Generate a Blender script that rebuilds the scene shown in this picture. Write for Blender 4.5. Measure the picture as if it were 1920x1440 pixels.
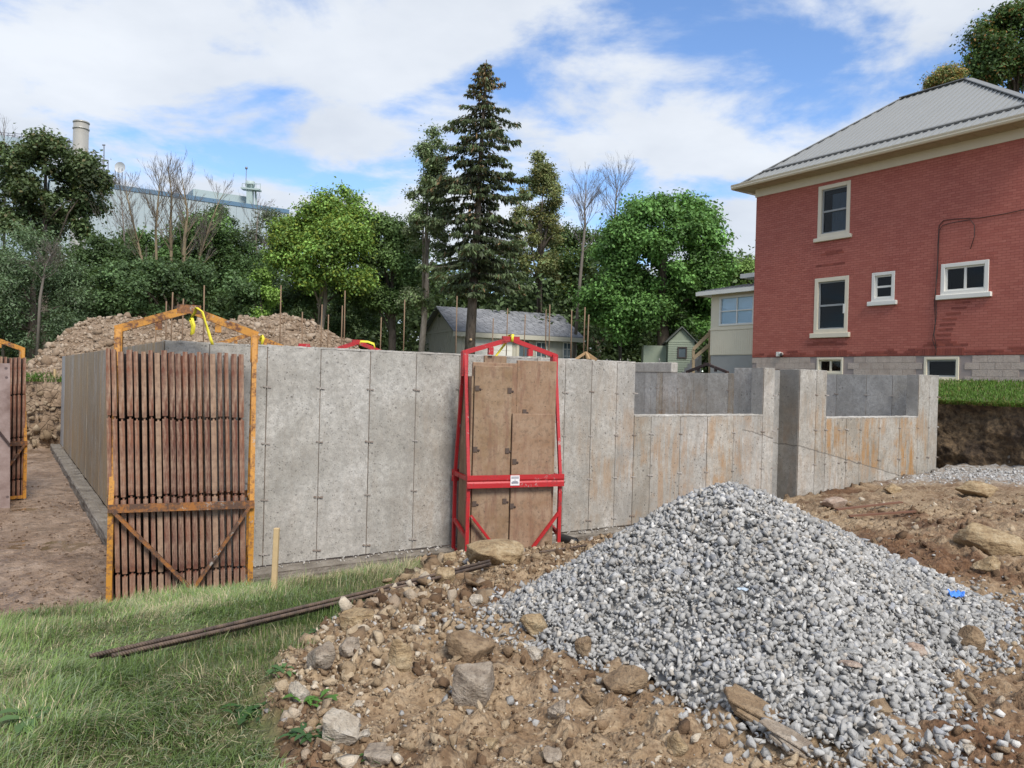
import bpy, bmesh, math, random
import numpy as np
from mathutils import Vector, Matrix, Quaternion

for o in list(bpy.data.objects):
    bpy.data.objects.remove(o)
scene = bpy.context.scene
COL = scene.collection
R = math.radians
random.seed(7)
RNG = np.random.default_rng(11)

# ------------------------------------------------------------------ camera
CAM_H, PITCH, ROLL, FPX = 2.1424, -0.0069, 0.0259, 1440.0
_c, _s = math.cos(PITCH), math.sin(PITCH)
_cr, _sr = math.cos(ROLL), math.sin(ROLL)
_F = Vector((0, _c, _s)); _V = Vector((0, -_s, _c)); _U = Vector((1, 0, 0))
_RT = _U * _cr + _V * _sr
_UP = _V * _cr - _U * _sr
cam_d = bpy.data.cameras.new('camera')
cam_d.sensor_width = 36.0
cam_d.lens = FPX / 1920 * 36.0
cam_d.clip_start, cam_d.clip_end = 0.1, 3000
cam = bpy.data.objects.new('camera', cam_d)
COL.objects.link(cam)
m = Matrix.Identity(4)
for i in range(3):
    m[i][0], m[i][1], m[i][2] = _RT[i], _UP[i], -_F[i]
m.translation = (0, 0, CAM_H)
cam.matrix_world = m
scene.camera = cam

# ------------------------------------------------------------------ sky, sun, exposure
SUN_EL, SUN_AZ = 47.0, 155.0          # azimuth clockwise from +Y (the way the camera looks)
world = bpy.data.worlds.new('World')
scene.world = world
world.use_nodes = True
wt = world.node_tree
wt.nodes.clear()
def wn(kind, **kw):
    n = wt.nodes.new(kind)
    for k, v in kw.items():
        setattr(n, k, v)
    return n
w_out = wn('ShaderNodeOutputWorld')
sky = wn('ShaderNodeTexSky', sky_type='NISHITA', sun_disc=False)
sky.sun_elevation = R(SUN_EL)
sky.sun_rotation = R(SUN_AZ)
sky.air_density, sky.dust_density, sky.ozone_density = 1.0, 0.0, 3.0
bg_sky = wn('ShaderNodeBackground'); bg_sky.inputs[1].default_value = 0.115
deep = wn('ShaderNodeMix', data_type='RGBA', blend_type='MULTIPLY'); deep.inputs[0].default_value = 1.0; deep.inputs[7].default_value = (0.86, 0.94, 1.06, 1)
wt.links.new(sky.outputs[0], deep.inputs[6]); wt.links.new(deep.outputs[2], bg_sky.inputs[0])
tc = wn('ShaderNodeTexCoord')
sep = wn('ShaderNodeSeparateXYZ'); wt.links.new(tc.outputs['Generated'], sep.inputs[0])
def wmath(op, a, b=None, c=None):
    n = wn('ShaderNodeMath', operation=op)
    for i, v in enumerate((a, b, c)):
        if v is None: continue
        if isinstance(v, (int, float)): n.inputs[i].default_value = v
        else: wt.links.new(v, n.inputs[i])
    return n.outputs[0]
den = wmath('MAXIMUM', wmath('ADD', sep.outputs[2], 0.16), 0.06)     # a cloud deck, nearer overhead
cx = wmath('DIVIDE', sep.outputs[0], den); cy = wmath('DIVIDE', sep.outputs[1], den)
cmb = wn('ShaderNodeCombineXYZ'); wt.links.new(cx, cmb.inputs[0]); wt.links.new(cy, cmb.inputs[1])
def wnoise(scale, detail, rough, off, dist=0.0):
    mp = wn('ShaderNodeMapping'); mp.inputs['Location'].default_value = off
    wt.links.new(cmb.outputs[0], mp.inputs[0])
    n = wn('ShaderNodeTexNoise'); n.inputs['Scale'].default_value = scale
    n.inputs['Detail'].default_value = detail; n.inputs['Roughness'].default_value = rough
    n.inputs['Distortion'].default_value = dist
    wt.links.new(mp.outputs[0], n.inputs[0])
    return n.outputs[0]
CLOUD_OFF = (8.8, 71.9, 0.0)
n_big = wnoise(1.8, 10.0, 0.55, CLOUD_OFF, 0.35)
n_small = wnoise(3.2, 8.0, 0.6, (1.7, 4.2, 2.0), 0.2)
dens = wmath('ADD', wmath('MULTIPLY', n_big, 0.76), wmath('MULTIPLY', n_small, 0.24))
ramp = wn('ShaderNodeValToRGB')
ramp.color_ramp.elements[0].position = 0.40; ramp.color_ramp.elements[0].color = (0, 0, 0, 1)
ramp.color_ramp.elements[1].position = 0.53; ramp.color_ramp.elements[1].color = (1, 1, 1, 1)
ramp.color_ramp.interpolation = 'EASE'
wt.links.new(dens, ramp.inputs[0])
cl = wn('ShaderNodeValToRGB')                                        # thick cloud is greyer underneath
cl.color_ramp.elements[0].position = 0.36; cl.color_ramp.elements[0].color = (0.87, 0.91, 0.965, 1)
cl.color_ramp.elements[1].position = 0.72; cl.color_ramp.elements[1].color = (0.62, 0.675, 0.76, 1)
wt.links.new(wnoise(1.3, 6.0, 0.55, (9.0, 2.0, 1.0)), cl.inputs[0])
bg_cl = wn('ShaderNodeBackground'); bg_cl.inputs[1].default_value = 0.60
wt.links.new(cl.outputs[0], bg_cl.inputs[0])
mixw = wn('ShaderNodeMixShader')
cov = wmath('MULTIPLY', ramp.outputs[0], 0.95)
wt.links.new(cov, mixw.inputs[0]); wt.links.new(bg_sky.outputs[0], mixw.inputs[1]); wt.links.new(bg_cl.outputs[0], mixw.inputs[2])
wt.links.new(mixw.outputs[0], w_out.inputs[0])

sun_d = bpy.data.lights.new('sun', 'SUN')
sun_d.energy = 2.4; sun_d.angle = R(20.0); sun_d.color = (1.0, 0.95, 0.87)
sun = bpy.data.objects.new('sun', sun_d); COL.objects.link(sun)
_el, _az = R(SUN_EL), R(SUN_AZ)
_dir = Vector((math.sin(_az) * math.cos(_el), math.cos(_az) * math.cos(_el), math.sin(_el)))
sun.rotation_mode = 'QUATERNION'
sun.rotation_quaternion = _dir.to_track_quat('Z', 'Y')
vs = scene.view_settings
vs.view_transform = 'Standard'; vs.look = 'None'; vs.exposure = 0.8; vs.gamma = 1.0; vs.use_curve_mapping = False
scene.cycles.max_bounces = 6
scene.cycles.transparent_max_bounces = 6

# ------------------------------------------------------------------ coordinates
SX, SY, PHI = -2.2063, 8.8361, 0.586          # site frame: a runs along the front foundation wall, b away from the camera
U1 = (math.cos(PHI), math.sin(PHI)); U2 = (-math.sin(PHI), math.cos(PHI))
def site(a, b, z=0.0):
    return Vector((SX + a * U1[0] + b * U2[0], SY + a * U1[1] + b * U2[1], z))
def tosite(X, Y):
    dx, dy = X - SX, Y - SY
    return dx * U1[0] + dy * U1[1], dx * U2[0] + dy * U2[1]
def at(px, py, Y):
    d = _F + _RT * ((px - 960) / FPX) - _UP * ((py - 720) / FPX)
    return Vector((0, 0, CAM_H)) + d * (Y / d.y)

# ------------------------------------------------------------------ numpy noise
def _hash(ix, iy, seed):
    h = (ix.astype(np.int64) * 374761393 + iy.astype(np.int64) * 668265263 + seed * 1442695041) & 0xFFFFFFFF
    h = ((h ^ (h >> 13)) * 1274126177) & 0xFFFFFFFF
    return ((h ^ (h >> 16)) & 0xFFFF) / 65535.0
def vnoise(x, y, seed=0):
    x = np.asarray(x, float); y = np.asarray(y, float)
    ix, iy = np.floor(x), np.floor(y)
    fx, fy = x - ix, y - iy
    fx = fx * fx * (3 - 2 * fx); fy = fy * fy * (3 - 2 * fy)
    ix = ix.astype(np.int64); iy = iy.astype(np.int64)
    a = _hash(ix, iy, seed); b = _hash(ix + 1, iy, seed); c = _hash(ix, iy + 1, seed); d = _hash(ix + 1, iy + 1, seed)
    return (a * (1 - fx) + b * fx) * (1 - fy) + (c * (1 - fx) + d * fx) * fy
def fbm(x, y, seed=0, oct=4, gain=0.5):
    v, amp, tot = 0.0, 1.0, 0.0
    for i in range(oct):
        v = v + amp * (vnoise(np.asarray(x) * 2 ** i + 17.3 * i, np.asarray(y) * 2 ** i - 9.1 * i, seed + i) - 0.5)
        tot += amp; amp *= gain
    return v / tot * 2
def worley(x, y, seed=0):
    x = np.asarray(x, float); y = np.asarray(y, float); ix = np.floor(x).astype(np.int64); iy = np.floor(y).astype(np.int64)
    best = np.full(x.shape, 9.0); val = np.zeros(x.shape)
    for dx in (-1, 0, 1):
        for dy in (-1, 0, 1):
            cx_, cy_ = ix + dx, iy + dy
            d_ = (cx_ + _hash(cx_, cy_, seed) - x) ** 2 + (cy_ + _hash(cx_, cy_, seed + 7) - y) ** 2
            m_ = d_ < best; best = np.where(m_, d_, best); val = np.where(m_, _hash(cx_, cy_, seed + 13), val)
    return np.sqrt(best), val
def lumps(x, y, sc, seed):
    f_, v_ = worley(x * sc, y * sc, seed)
    return np.clip(0.62 - f_, 0, 1) ** 0.8 * v_ / sc
def sstep(x, lo, hi):
    t = np.clip((x - lo) / (hi - lo), 0, 1)
    return t * t * (3 - 2 * t)

# ------------------------------------------------------------------ object helpers
def tag(o, label=None, cat=None, group=None, kind=None):
    if label: o['label'] = label
    if cat: o['category'] = cat
    if group: o['group'] = group
    if kind: o['kind'] = kind
    return o
def link(o, parent=None, keep=True):
    COL.objects.link(o)
    if parent is not None:
        o.parent = parent
        if keep and parent.get('_w'):           # geometry given in world coordinates
            o.matrix_parent_inverse = Matrix.Translation(-parent.location) if parent.rotation_euler.z == 0 else parent.matrix_basis.inverted()
    return o
def empty(name, loc, rz=0.0, label=None, cat=None, group=None, kind=None, w=True):
    e = bpy.data.objects.new(name, None)
    e.empty_display_size = 0.1
    e.location = loc; e.rotation_euler = (0, 0, rz)
    COL.objects.link(e)
    if w: e['_w'] = 1
    return tag(e, label, cat, group, kind)
def np_mesh(name, V, Fq, mat=None, smooth=False, col=None):
    """V (n,3), Fq (m,k) with a constant k"""
    V = np.ascontiguousarray(V, np.float32); Fq = np.ascontiguousarray(Fq, np.int32)
    me = bpy.data.meshes.new(name)
    n, k = Fq.shape
    me.vertices.add(len(V)); me.vertices.foreach_set('co', V.ravel())
    me.loops.add(n * k); me.loops.foreach_set('vertex_index', Fq.ravel())
    me.polygons.add(n)
    me.polygons.foreach_set('loop_start', np.arange(0, n * k, k, dtype=np.int32))
    me.polygons.foreach_set('loop_total', np.full(n, k, np.int32))
    if smooth: me.polygons.foreach_set('use_smooth', np.ones(n, bool))
    if col is not None:
        for nm, arr in (col.items() if isinstance(col, dict) else (('tint', col),)):
            at_ = me.color_attributes.new(nm, 'FLOAT_COLOR', 'POINT')
            c4 = np.ones((len(V), 4), np.float32); c4[:, :3] = arr
            at_.data.foreach_set('color', c4.ravel())
    me.update(calc_edges=True)
    if mat: me.materials.append(mat)
    return me
class MB:
    """collects shapes; build() links them as one mesh object"""
    def __init__(s): s.v = []; s.f = []; s.sm = []
    def add(s, vs_, fs, smooth=False):
        o = len(s.v); s.v += [tuple(p) for p in vs_]
        s.f += [tuple(i + o for i in f) for f in fs]; s.sm += [smooth] * len(fs)
        return s
    def box(s, lo, hi, M=None):
        x0, y0, z0 = lo; x1, y1, z1 = hi
        vs_ = [Vector(p) for p in ((x0, y0, z0), (x1, y0, z0), (x1, y1, z0), (x0, y1, z0), (x0, y0, z1), (x1, y0, z1), (x1, y1, z1), (x0, y1, z1))]
        if M is not None: vs_ = [M @ p for p in vs_]
        return s.add(vs_, [(0, 3, 2, 1), (4, 5, 6, 7), (0, 1, 5, 4), (1, 2, 6, 5), (2, 3, 7, 6), (3, 0, 4, 7)])
    def sbox(s, a0, a1, b0, b1, z0, z1):         # a box in the site frame
        vs_ = [site(a, b, z) for z in (z0, z1) for a, b in ((a0, b0), (a1, b0), (a1, b1), (a0, b1))]
        return s.add(vs_, [(0, 3, 2, 1), (4, 5, 6, 7), (0, 1, 5, 4), (1, 2, 6, 5), (2, 3, 7, 6), (3, 0, 4, 7)])
    def beam(s, p, q, w, h, up=(0, 0, 1)):
        p, q = Vector(p), Vector(q); d = (q - p).normalized(); up = Vector(up)
        x = d.cross(up)
        if x.length < 1e-4: x = d.cross(Vector((0, 1, 0)))
        x.normalize(); y = x.cross(d)
        vs_ = [e + x * (sx * w / 2) + y * (sy * h / 2) for e in (p, q) for sx, sy in ((-1, -1), (1, -1), (1, 1), (-1, 1))]
        return s.add(vs_, [(0, 1, 2, 3), (7, 6, 5, 4), (0, 4, 5, 1), (1, 5, 6, 2), (2, 6, 7, 3), (3, 7, 4, 0)])
    def tube(s, pts, rad, n=8, cap=True, smooth=True):
        pts = [Vector(p) for p in pts]; k = len(pts)
        if not hasattr(rad, '__len__'): rad = [rad] * k
        vs_ = []; ref = None
        for i, p in enumerate(pts):
            d = (pts[min(i + 1, k - 1)] - pts[max(i - 1, 0)]).normalized()
            if ref is None:
                ref = d.orthogonal().normalized()
            else:
                ref = (ref - d * ref.dot(d))
                ref = ref.normalized() if ref.length > 1e-5 else d.orthogonal().normalized()
            b_ = d.cross(ref)
            for j in range(n):
                t = 2 * math.pi * j / n
                vs_.append(p + (ref * math.cos(t) + b_ * math.sin(t)) * rad[i])
        fs = [(i * n + j, i * n + (j + 1) % n, (i + 1) * n + (j + 1) % n, (i + 1) * n + j) for i in range(k - 1) for j in range(n)]
        if cap: fs += [tuple(range(n - 1, -1, -1)), tuple(range((k - 1) * n, k * n))]
        return s.add(vs_, fs, smooth)
    def prism(s, pts, d):
        """polygon pts extruded by vector d"""
        pts = [Vector(p) for p in pts]; d = Vector(d); n = len(pts)
        return s.add(pts + [p + d for p in pts], [tuple(range(n - 1, -1, -1)), tuple(range(n, 2 * n))] + [(i, (i + 1) % n, n + (i + 1) % n, n + i) for i in range(n)])
    def mesh(s, name, mat):
        me = bpy.data.meshes.new(name); me.from_pydata(s.v, [], s.f)
        me.polygons.foreach_set('use_smooth', s.sm)
        if mat: me.materials.append(mat)
        me.update()
        return me
    def build(s, name, mat, parent=None, bevel=0.0, keep=True):
        o = bpy.data.objects.new(name, s.mesh(name, mat))
        link(o, parent, keep)
        if bevel:
            b_ = o.modifiers.new('bevel', 'BEVEL'); b_.width = bevel; b_.segments = 1; b_.limit_method = 'ANGLE'
        return o
def put(name, mesh_, parent=None, M=None, keep=True):
    o = bpy.data.objects.new(name, mesh_)
    if M is not None: o.matrix_basis = M
    return link(o, parent, keep)
def copy_tree(o, parent=None):
    c = o.copy(); COL.objects.link(c)
    if parent is not None: c.parent = parent
    for ch in list(o.children): copy_tree(ch, c)
    return c

# ------------------------------------------------------------------ materials
class NT:
    def __init__(s, name):
        s.m = bpy.data.materials.new(name); s.m.use_nodes = True; s.t = s.m.node_tree; s.t.nodes.clear()
        s.out = s.n('ShaderNodeOutputMaterial'); s.b = s.n('ShaderNodeBsdfPrincipled')
        s.t.links.new(s.b.outputs[0], s.out.inputs[0])
        s.pos = None
    def n(s, k, **kw):
        x = s.t.nodes.new(k)
        for a, v in kw.items(): setattr(x, a, v)
        return x
    def l(s, a, b): s.t.links.new(a, b)
    def set(s, sock, v):
        if isinstance(v, bpy.types.NodeSocket): s.l(v, sock)
        else: sock.default_value = v
    def coord(s, kind='Object', obj=None, scale=(1, 1, 1), rot=(0, 0, 0)):
        c = s.n('ShaderNodeTexCoord')
        if obj is not None: c.object = obj
        mp = s.n('ShaderNodeMapping'); mp.inputs['Scale'].default_value = scale; mp.inputs['Rotation'].default_value = rot
        s.l(c.outputs[kind], mp.inputs[0]); return mp.outputs[0]
    def world(s, scale=(1, 1, 1), rot=(0, 0, 0)):
        g = s.n('ShaderNodeNewGeometry')
        mp = s.n('ShaderNodeMapping'); mp.inputs['Scale'].default_value = scale; mp.inputs['Rotation'].default_value = rot
        s.l(g.outputs['Position'], mp.inputs[0]); return mp.outputs[0]
    def noise(s, vec, scale, detail=4, rough=0.55, dist=0.0):
        x = s.n('ShaderNodeTexNoise'); s.l(vec, x.inputs['Vector'])
        x.inputs['Scale'].default_value = scale; x.inputs['Detail'].default_value = detail
        x.inputs['Roughness'].default_value = rough; x.inputs['Distortion'].default_value = dist
        return x.outputs[0]
    def voro(s, vec, scale, feature='F1', out=0):
        x = s.n('ShaderNodeTexVoronoi', feature=feature); s.l(vec, x.inputs['Vector']); x.inputs['Scale'].default_value = scale
        return x.outputs[out]
    def ramp(s, fac, stops):
        x = s.n('ShaderNodeValToRGB'); e = x.color_ramp.elements
        while len(e) < len(stops): e.new(0.5)
        for i, (p, c) in enumerate(stops):
            e[i].position = p
            e[i].color = (c, c, c, 1) if isinstance(c, (int, float)) else (*c, 1)
        s.l(fac, x.inputs[0]); return x.outputs[0]
    def mix(s, fac, a, b, mode='MIX'):
        x = s.n('ShaderNodeMix', data_type='RGBA', blend_type=mode); x.clamp_factor = True
        s.set(x.inputs[0], fac)
        for i, v in ((6, a), (7, b)):
            if isinstance(v, (tuple, list)): v = (*v[:3], 1)
            s.set(x.inputs[i], v)
        return x.outputs[2]
    def math(s, op, a, b=None):
        x = s.n('ShaderNodeMath', operation=op); s.set(x.inputs[0], a)
        if b is not None: s.set(x.inputs[1], b)
        return x.outputs[0]
    def attr(s, name): return s.n('ShaderNodeAttribute', attribute_name=name).outputs[0]
    def rand(s): return s.n('ShaderNodeObjectInfo').outputs['Random']
    def bump(s, h, strength=0.4, dist=0.01):
        x = s.n('ShaderNodeBump'); x.inputs['Strength'].default_value = strength; x.inputs['Distance'].default_value = dist
        s.l(h, x.inputs['Height']); s.l(x.outputs[0], s.b.inputs['Normal']); return x
    def fin(s, col=None, rough=0.8, metal=0.0, spec=None):
        if col is not None:
            if isinstance(col, (tuple, list)): col = (*col[:3], 1)
            s.set(s.b.inputs['Base Color'], col)
        s.set(s.b.inputs['Roughness'], rough); s.set(s.b.inputs['Metallic'], metal)
        if spec is not None: s.b.inputs['Specular IOR Level'].default_value = spec
        return s.m
def rgb(r, g, b):
    f_ = lambda c: ((c / 255 + 0.055) / 1.055) ** 2.4 if c > 10 else c / 255 / 12.92
    return (f_(r), f_(g), f_(b))
def plain(name, col, rough=0.7, metal=0.0, var=0.12, scale=8.0, bump=0.1):
    t = NT(name); v = t.coord('Object')
    n_ = t.noise(v, scale, 5, 0.6)
    dk = tuple(c * (1 - var) for c in col); lt = tuple(min(1, c * (1 + var)) for c in col)
    if bump: t.bump(t.noise(v, scale * 4, 4), bump, 0.01)
    return t.fin(t.mix(n_, dk, lt), rough, metal)

# ================================================================== ground
W_A = ([-8, 0, 2, 3.6, 4.6, 6, 9, 13.5, 16], [-0.26, -0.26, -0.24, -0.18, -0.08, 0.05, 0.2, 0.42, 0.65])
def base_z(X, Y):
    """large shape of the ground, without clods"""
    X = np.asarray(X, float); Y = np.asarray(Y, float)
    a, b = tosite(X, Y)
    w = np.interp(a, *W_A)
    s = np.interp(b, [-5, -2.9, -1.6, -0.95, -0.5], [0, 0.3, 0.52, 0.75, 1])
    P = np.interp(X, [-6, -1.3, -0.7, 1, 8], [0.70, 0.70, 0.75, 0.76, 0.70])
    front = P + (w - P) * s
    inner = np.where(a < 13.4, -0.2, np.interp(b, [0, 1.5], [0.42, 0.0]))
    low = np.where(b > 0, inner + (front - inner) * (1 - sstep(b, 0.0, 0.6)) * (a > 13.4), front)
    high_b = np.interp(b, [17, 22, 30, 60, 140], [1.75, 2.1, 2.5, 2.7, 3.0])
    high_a = np.interp(a, [14.6, 19.7, 30, 60], [1.8, 2.42, 2.6, 2.8])
    high = np.where(a > 14, np.where(b > 16, np.maximum(high_a, high_b), high_a), high_b)
    jit = 0.25 * fbm(X * 0.9, Y * 0.9, 5)
    m1 = sstep(a + 0.25 * jit, 14.85, 15.1) * sstep(b, -6, -5.0)
    m2 = sstep(b + jit, 17.1, 17.7)
    m3 = sstep(-a + jit, 6.6, 7.4) * sstep(b, -1.0, 1.0)
    mk = np.maximum(np.maximum(m1, m2), m3)
    return low + (np.maximum(high, low) - low) * mk
def masks(X, Y):
    a, b = tosite(X, Y)
    j = 0.22 * fbm(X * 1.6, Y * 1.6, 21) + 0.1 * fbm(X * 6, Y * 6, 22)
    grass = sstep(-(X + 1.02 + j - np.interp(Y, [2.4, 2.9, 3.4, 3.9, 4.7, 6.8], [0.32, 0.25, 0.02, -0.05, 0.02, 0.14])), -0.05, 0.07)
    grass = grass * sstep(-(b + j * 0.8), np.interp(a, [-3.2, -2.2, -1.5, 0], [0.72, 0.7, 0.72, 1.25]) - 0.1, np.interp(a, [-3.2, -2.2, -1.5, 0], [0.72, 0.7, 0.72, 1.25]) + 0.06)
    lawn = np.maximum(sstep(a + j, 14.85, 15.0) * (b > -5), sstep(b, 17.4, 17.9))
    grass = np.maximum(grass, lawn)
    mud = sstep(b + j, -0.95, -0.6) * (1 - lawn) * (a < 13)
    mud = mud * np.interp(a, [-2, 0.5, 2.5, 4], [1, 0.75, 0.35, 0.0])
    gd = sstep(a + 2 * j, 10.5, 12.2) * (1 - lawn) * sstep(b, -6, -3.5)
    return grass, mud * (1 - grass), gd * (1 - grass)
def damp_soil(X, Y):
    n_ = fbm(X * 0.8, Y * 0.8, 48, 4) + 0.35 * fbm(X * 4, Y * 4, 49, 3)
    corner = sstep(X + 0.5 * n_, 1.1, 1.7) * sstep(-Y + 0.5 * n_, -3.9, -3.2)
    return np.clip(np.maximum(corner, sstep(n_, 0.12, 0.5)), 0, 1)
def rough_z(X, Y, g, mu):
    d = 0.06 * fbm(X * 1.3, Y * 1.3, 31, 4) + 0.05 * np.abs(fbm(X * 4, Y * 4, 35, 4, 0.6)) + 0.022 * fbm(X * 14, Y * 14, 39, 3, 0.7) + 0.75 * lumps(X + 0.05 * fbm(X * 6, Y * 6, 36, 2), Y + 0.05 * fbm(X * 6, Y * 6, 37, 2), 6.0, 52) + 0.8 * lumps(X + 0.02 * fbm(X * 20, Y * 20, 36, 2), Y, 14.0, 53) + 0.7 * lumps(X, Y, 27.0, 54) - 0.03
    gr = 0.035 * fbm(X * 1.1, Y * 1.1, 41, 3) + 0.012 * fbm(X * 9, Y * 9, 43, 2)
    mm = 0.035 * fbm(X * 1.2, Y * 1.2, 45, 3) + 0.05 * np.abs(fbm(X * 4, Y * 4, 46, 4, 0.65)) + 0.02 * fbm(X * 16, Y * 16, 47, 2) + 0.45 * lumps(X, Y, 8.0, 55)
    k = 1 - g - mu
    return d * np.clip(k, 0, 1) + gr * g + mm * mu
def ground_z(X, Y):
    g, mu, gd = masks(np.asarray(X, float), np.asarray(Y, float))
    return base_z(X, Y) + rough_z(np.asarray(X, float), np.asarray(Y, float), g, mu)
def gz(x, y): return float(ground_z(np.array([x]), np.array([y]))[0])
def axis(lo_far, segs, hi_far, grow=1.22):
    out = []
    for x0, x1, st in segs: out += list(np.arange(x0, x1 - st * 0.4, st))
    out.append(segs[-1][1])
    st, x = segs[0][2], segs[0][0]; pre = []
    while x > lo_far: st *= grow; x -= st; pre.append(x)
    st, x = segs[-1][2], segs[-1][1]; post = []
    while x < hi_far: st *= grow; x += st; post.append(x)
    return np.array(pre[::-1] + out + post)
xs = axis(-900, [(-16, -6, 0.16), (-6, -3.2, 0.05), (-3.2, -1.3, 0.06), (-1.3, 4.4, 0.026), (4.4, 7.5, 0.045), (7.5, 13, 0.1)], 900)
ys = axis(-400, [(1.6, 2.4, 0.06), (2.4, 5.4, 0.025), (5.4, 7.4, 0.032), (7.4, 10, 0.05), (10, 20, 0.14), (20, 30, 0.3)], 1400)
GX, GY = np.meshgrid(xs, ys)
g_, mu_, gd_ = masks(GX, GY)
GZ = base_z(GX, GY) + rough_z(GX, GY, g_, mu_)
nx, ny = len(xs), len(ys)
idx = np.arange(nx * ny).reshape(ny, nx)
quads = np.stack([idx[:-1, :-1], idx[:-1, 1:], idx[1:, 1:], idx[1:, :-1]], -1).reshape(-1, 4)
V = np.stack([GX, GY, GZ], -1).reshape(-1, 3)
t = NT('soil')
v = t.world()
mk = t.n('ShaderNodeSeparateColor'); t.l(t.attr('mask'), mk.inputs[0])
n1 = t.noise(v, 1.1, 6, 0.6); n2 = t.noise(v, 9, 6, 0.65); n3 = t.noise(v, 55, 4, 0.6)
dirt_c = t.ramp(n1, [(0.32, (0.125, 0.074, 0.039)), (0.48, (0.22, 0.142, 0.08)), (0.64, (0.36, 0.262, 0.16))])
dirt_c = t.mix(t.ramp(n2, [(0.42, 0.0), (0.62, 0.85)]), dirt_c, (0.40, 0.30, 0.195))
dirt_c = t.mix(t.ramp(n3, [(0.36, 0.6), (0.52, 0.0)]), dirt_c, (0.12, 0.073, 0.04))
vo1 = t.voro(v, 24); vo2 = t.voro(v, 60)
dirt_c = t.mix(t.ramp(vo1, [(0.5, 0.0), (0.8, 0.4)]), dirt_c, (0.11, 0.068, 0.038))
mud_c = t.ramp(t.noise(v, 2.2, 6, 0.62), [(0.3, (0.15, 0.095, 0.062)), (0.5, (0.26, 0.18, 0.125)), (0.7, (0.36, 0.27, 0.205))])
mud_c = t.mix(t.ramp(n2, [(0.35, 0.6), (0.55, 0.0)]), mud_c, (0.07, 0.047, 0.033))
grs_c = t.ramp(n2, [(0.3, (0.06, 0.068, 0.025)), (0.55, (0.11, 0.12, 0.045)), (0.75, (0.21, 0.17, 0.09))])
dmp = t.n('ShaderNodeSeparateColor'); t.l(t.attr('damp'), dmp.inputs[0])
dirt_c = t.mix(dmp.outputs[0], dirt_c, t.mix(1.0, dirt_c, (0.56, 0.43, 0.36), 'MULTIPLY'))
dust = t.ramp(t.noise(v, 26, 3), [(0.35, (0.22, 0.2, 0.18)), (0.65, (0.50, 0.49, 0.47))])
c = t.mix(t.math('MULTIPLY', mk.outputs[2], t.ramp(n2, [(0.35, 0.1), (0.55, 1.0)])), dirt_c, dust)
c = t.mix(mk.outputs[1], c, mud_c)
c = t.mix(mk.outputs[0], c, grs_c)
t.bump(t.math('SUBTRACT', t.math('ADD', n3, t.math('MULTIPLY', n2, 1.5)), t.math('ADD', vo1, t.math('MULTIPLY', vo2, 0.5))), 0.65, 0.022)
soil = t.fin(c, t.mix(mk.outputs[1], (0.95,) * 3, t.ramp(n1, [(0.35, 0.22), (0.6, 0.6)])), spec=0.4)
me = np_mesh('ground', V, quads, soil, smooth=True, col={'mask': np.stack([g_, mu_, gd_], -1).reshape(-1, 3), 'damp': np.repeat(damp_soil(GX, GY).reshape(-1, 1), 3, axis=1)})
ground = tag(put('ground', me), kind='structure')

def heap_mesh(name, X, Y, Z, mat, keepmask=None, smooth=True):
    ny_, nx_ = X.shape
    id_ = np.arange(nx_ * ny_).reshape(ny_, nx_)
    q = np.stack([id_[:-1, :-1], id_[:-1, 1:], id_[1:, 1:], id_[1:, :-1]], -1).reshape(-1, 4)
    if keepmask is not None: q = q[keepmask.ravel()[q].any(1)]
    return np_mesh(name, np.stack([X, Y, Z], -1).reshape(-1, 3), q, mat, smooth)

# puddles in the mud trench
t = NT('muddy_water')
water_m = t.fin((0.17, 0.115, 0.07), 0.06, spec=0.6)
for k, (px, py, rx, ry) in enumerate(((85, 1026, 0.85, 0.42), (30, 925, 0.7, 0.5), (20, 958, 0.6, 0.35), (185, 1045, 0.3, 0.2))):
    d = _F + _RT * ((px - 960) / FPX) - _UP * ((py - 720) / FPX)
    tt = (-0.198 - CAM_H) / d.z
    p = Vector((0, 0, CAM_H)) + d * tt
    n = 40; ang = np.linspace(0, 2 * math.pi, n, endpoint=False)
    rr = 1 + 0.35 * fbm(np.cos(ang) * 1.7 + k * 5, np.sin(ang) * 1.7, 51, 3)
    vs_ = [(p.x + rx * r_ * math.cos(a_), p.y + ry * r_ * math.sin(a_), -0.198) for a_, r_ in zip(ang, rr)]
    tag(MB().add(vs_, [tuple(range(n))]).build('puddle', water_m), kind='structure')

# the raw cut of the lawn beyond the far corner of the foundation
t = NT('cut_earth'); v = t.world()
n1 = t.noise(v, 1.4, 6, 0.65, 0.4); n2 = t.noise(v, 11, 5, 0.65)
c = t.ramp(n1, [(0.32, (0.035, 0.022, 0.014)), (0.47, (0.12, 0.078, 0.042)), (0.62, (0.26, 0.175, 0.095))])
c = t.mix(t.ramp(n2, [(0.4, 0.7), (0.6, 0.0)]), c, (0.03, 0.02, 0.013))
t.bump(t.math('ADD', n2, t.math('MULTIPLY', n1, 2.0)), 0.9, 0.06)
cut_m = t.fin(c, 0.95)
bs = np.concatenate([np.linspace(-4, 2.5, 170), np.linspace(2.6, 16, 60)]); hs = np.linspace(0, 1, 44)
B, Hh = np.meshgrid(bs, hs)
zlo, zhi = np.where(B > 1, 0.0, 0.4) - 0.1, 1.86 + 0.03 * fbm(B * 2, B * 0, 61)
Aoff = 14.62 + 0.30 * Hh ** 1.5 + 0.22 * fbm(B * 1.3, Hh * 3.0, 62, 4) + 0.12 * fbm(B * 5, Hh * 7, 63, 4, 0.65) - 0.12 * np.exp(-((Hh - 1) / 0.1) ** 2)
Z = zlo + (zhi - zlo) * Hh
X = SX + Aoff * U1[0] + B * U2[0]; Y = SY + Aoff * U1[1] + B * U2[1]
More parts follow.
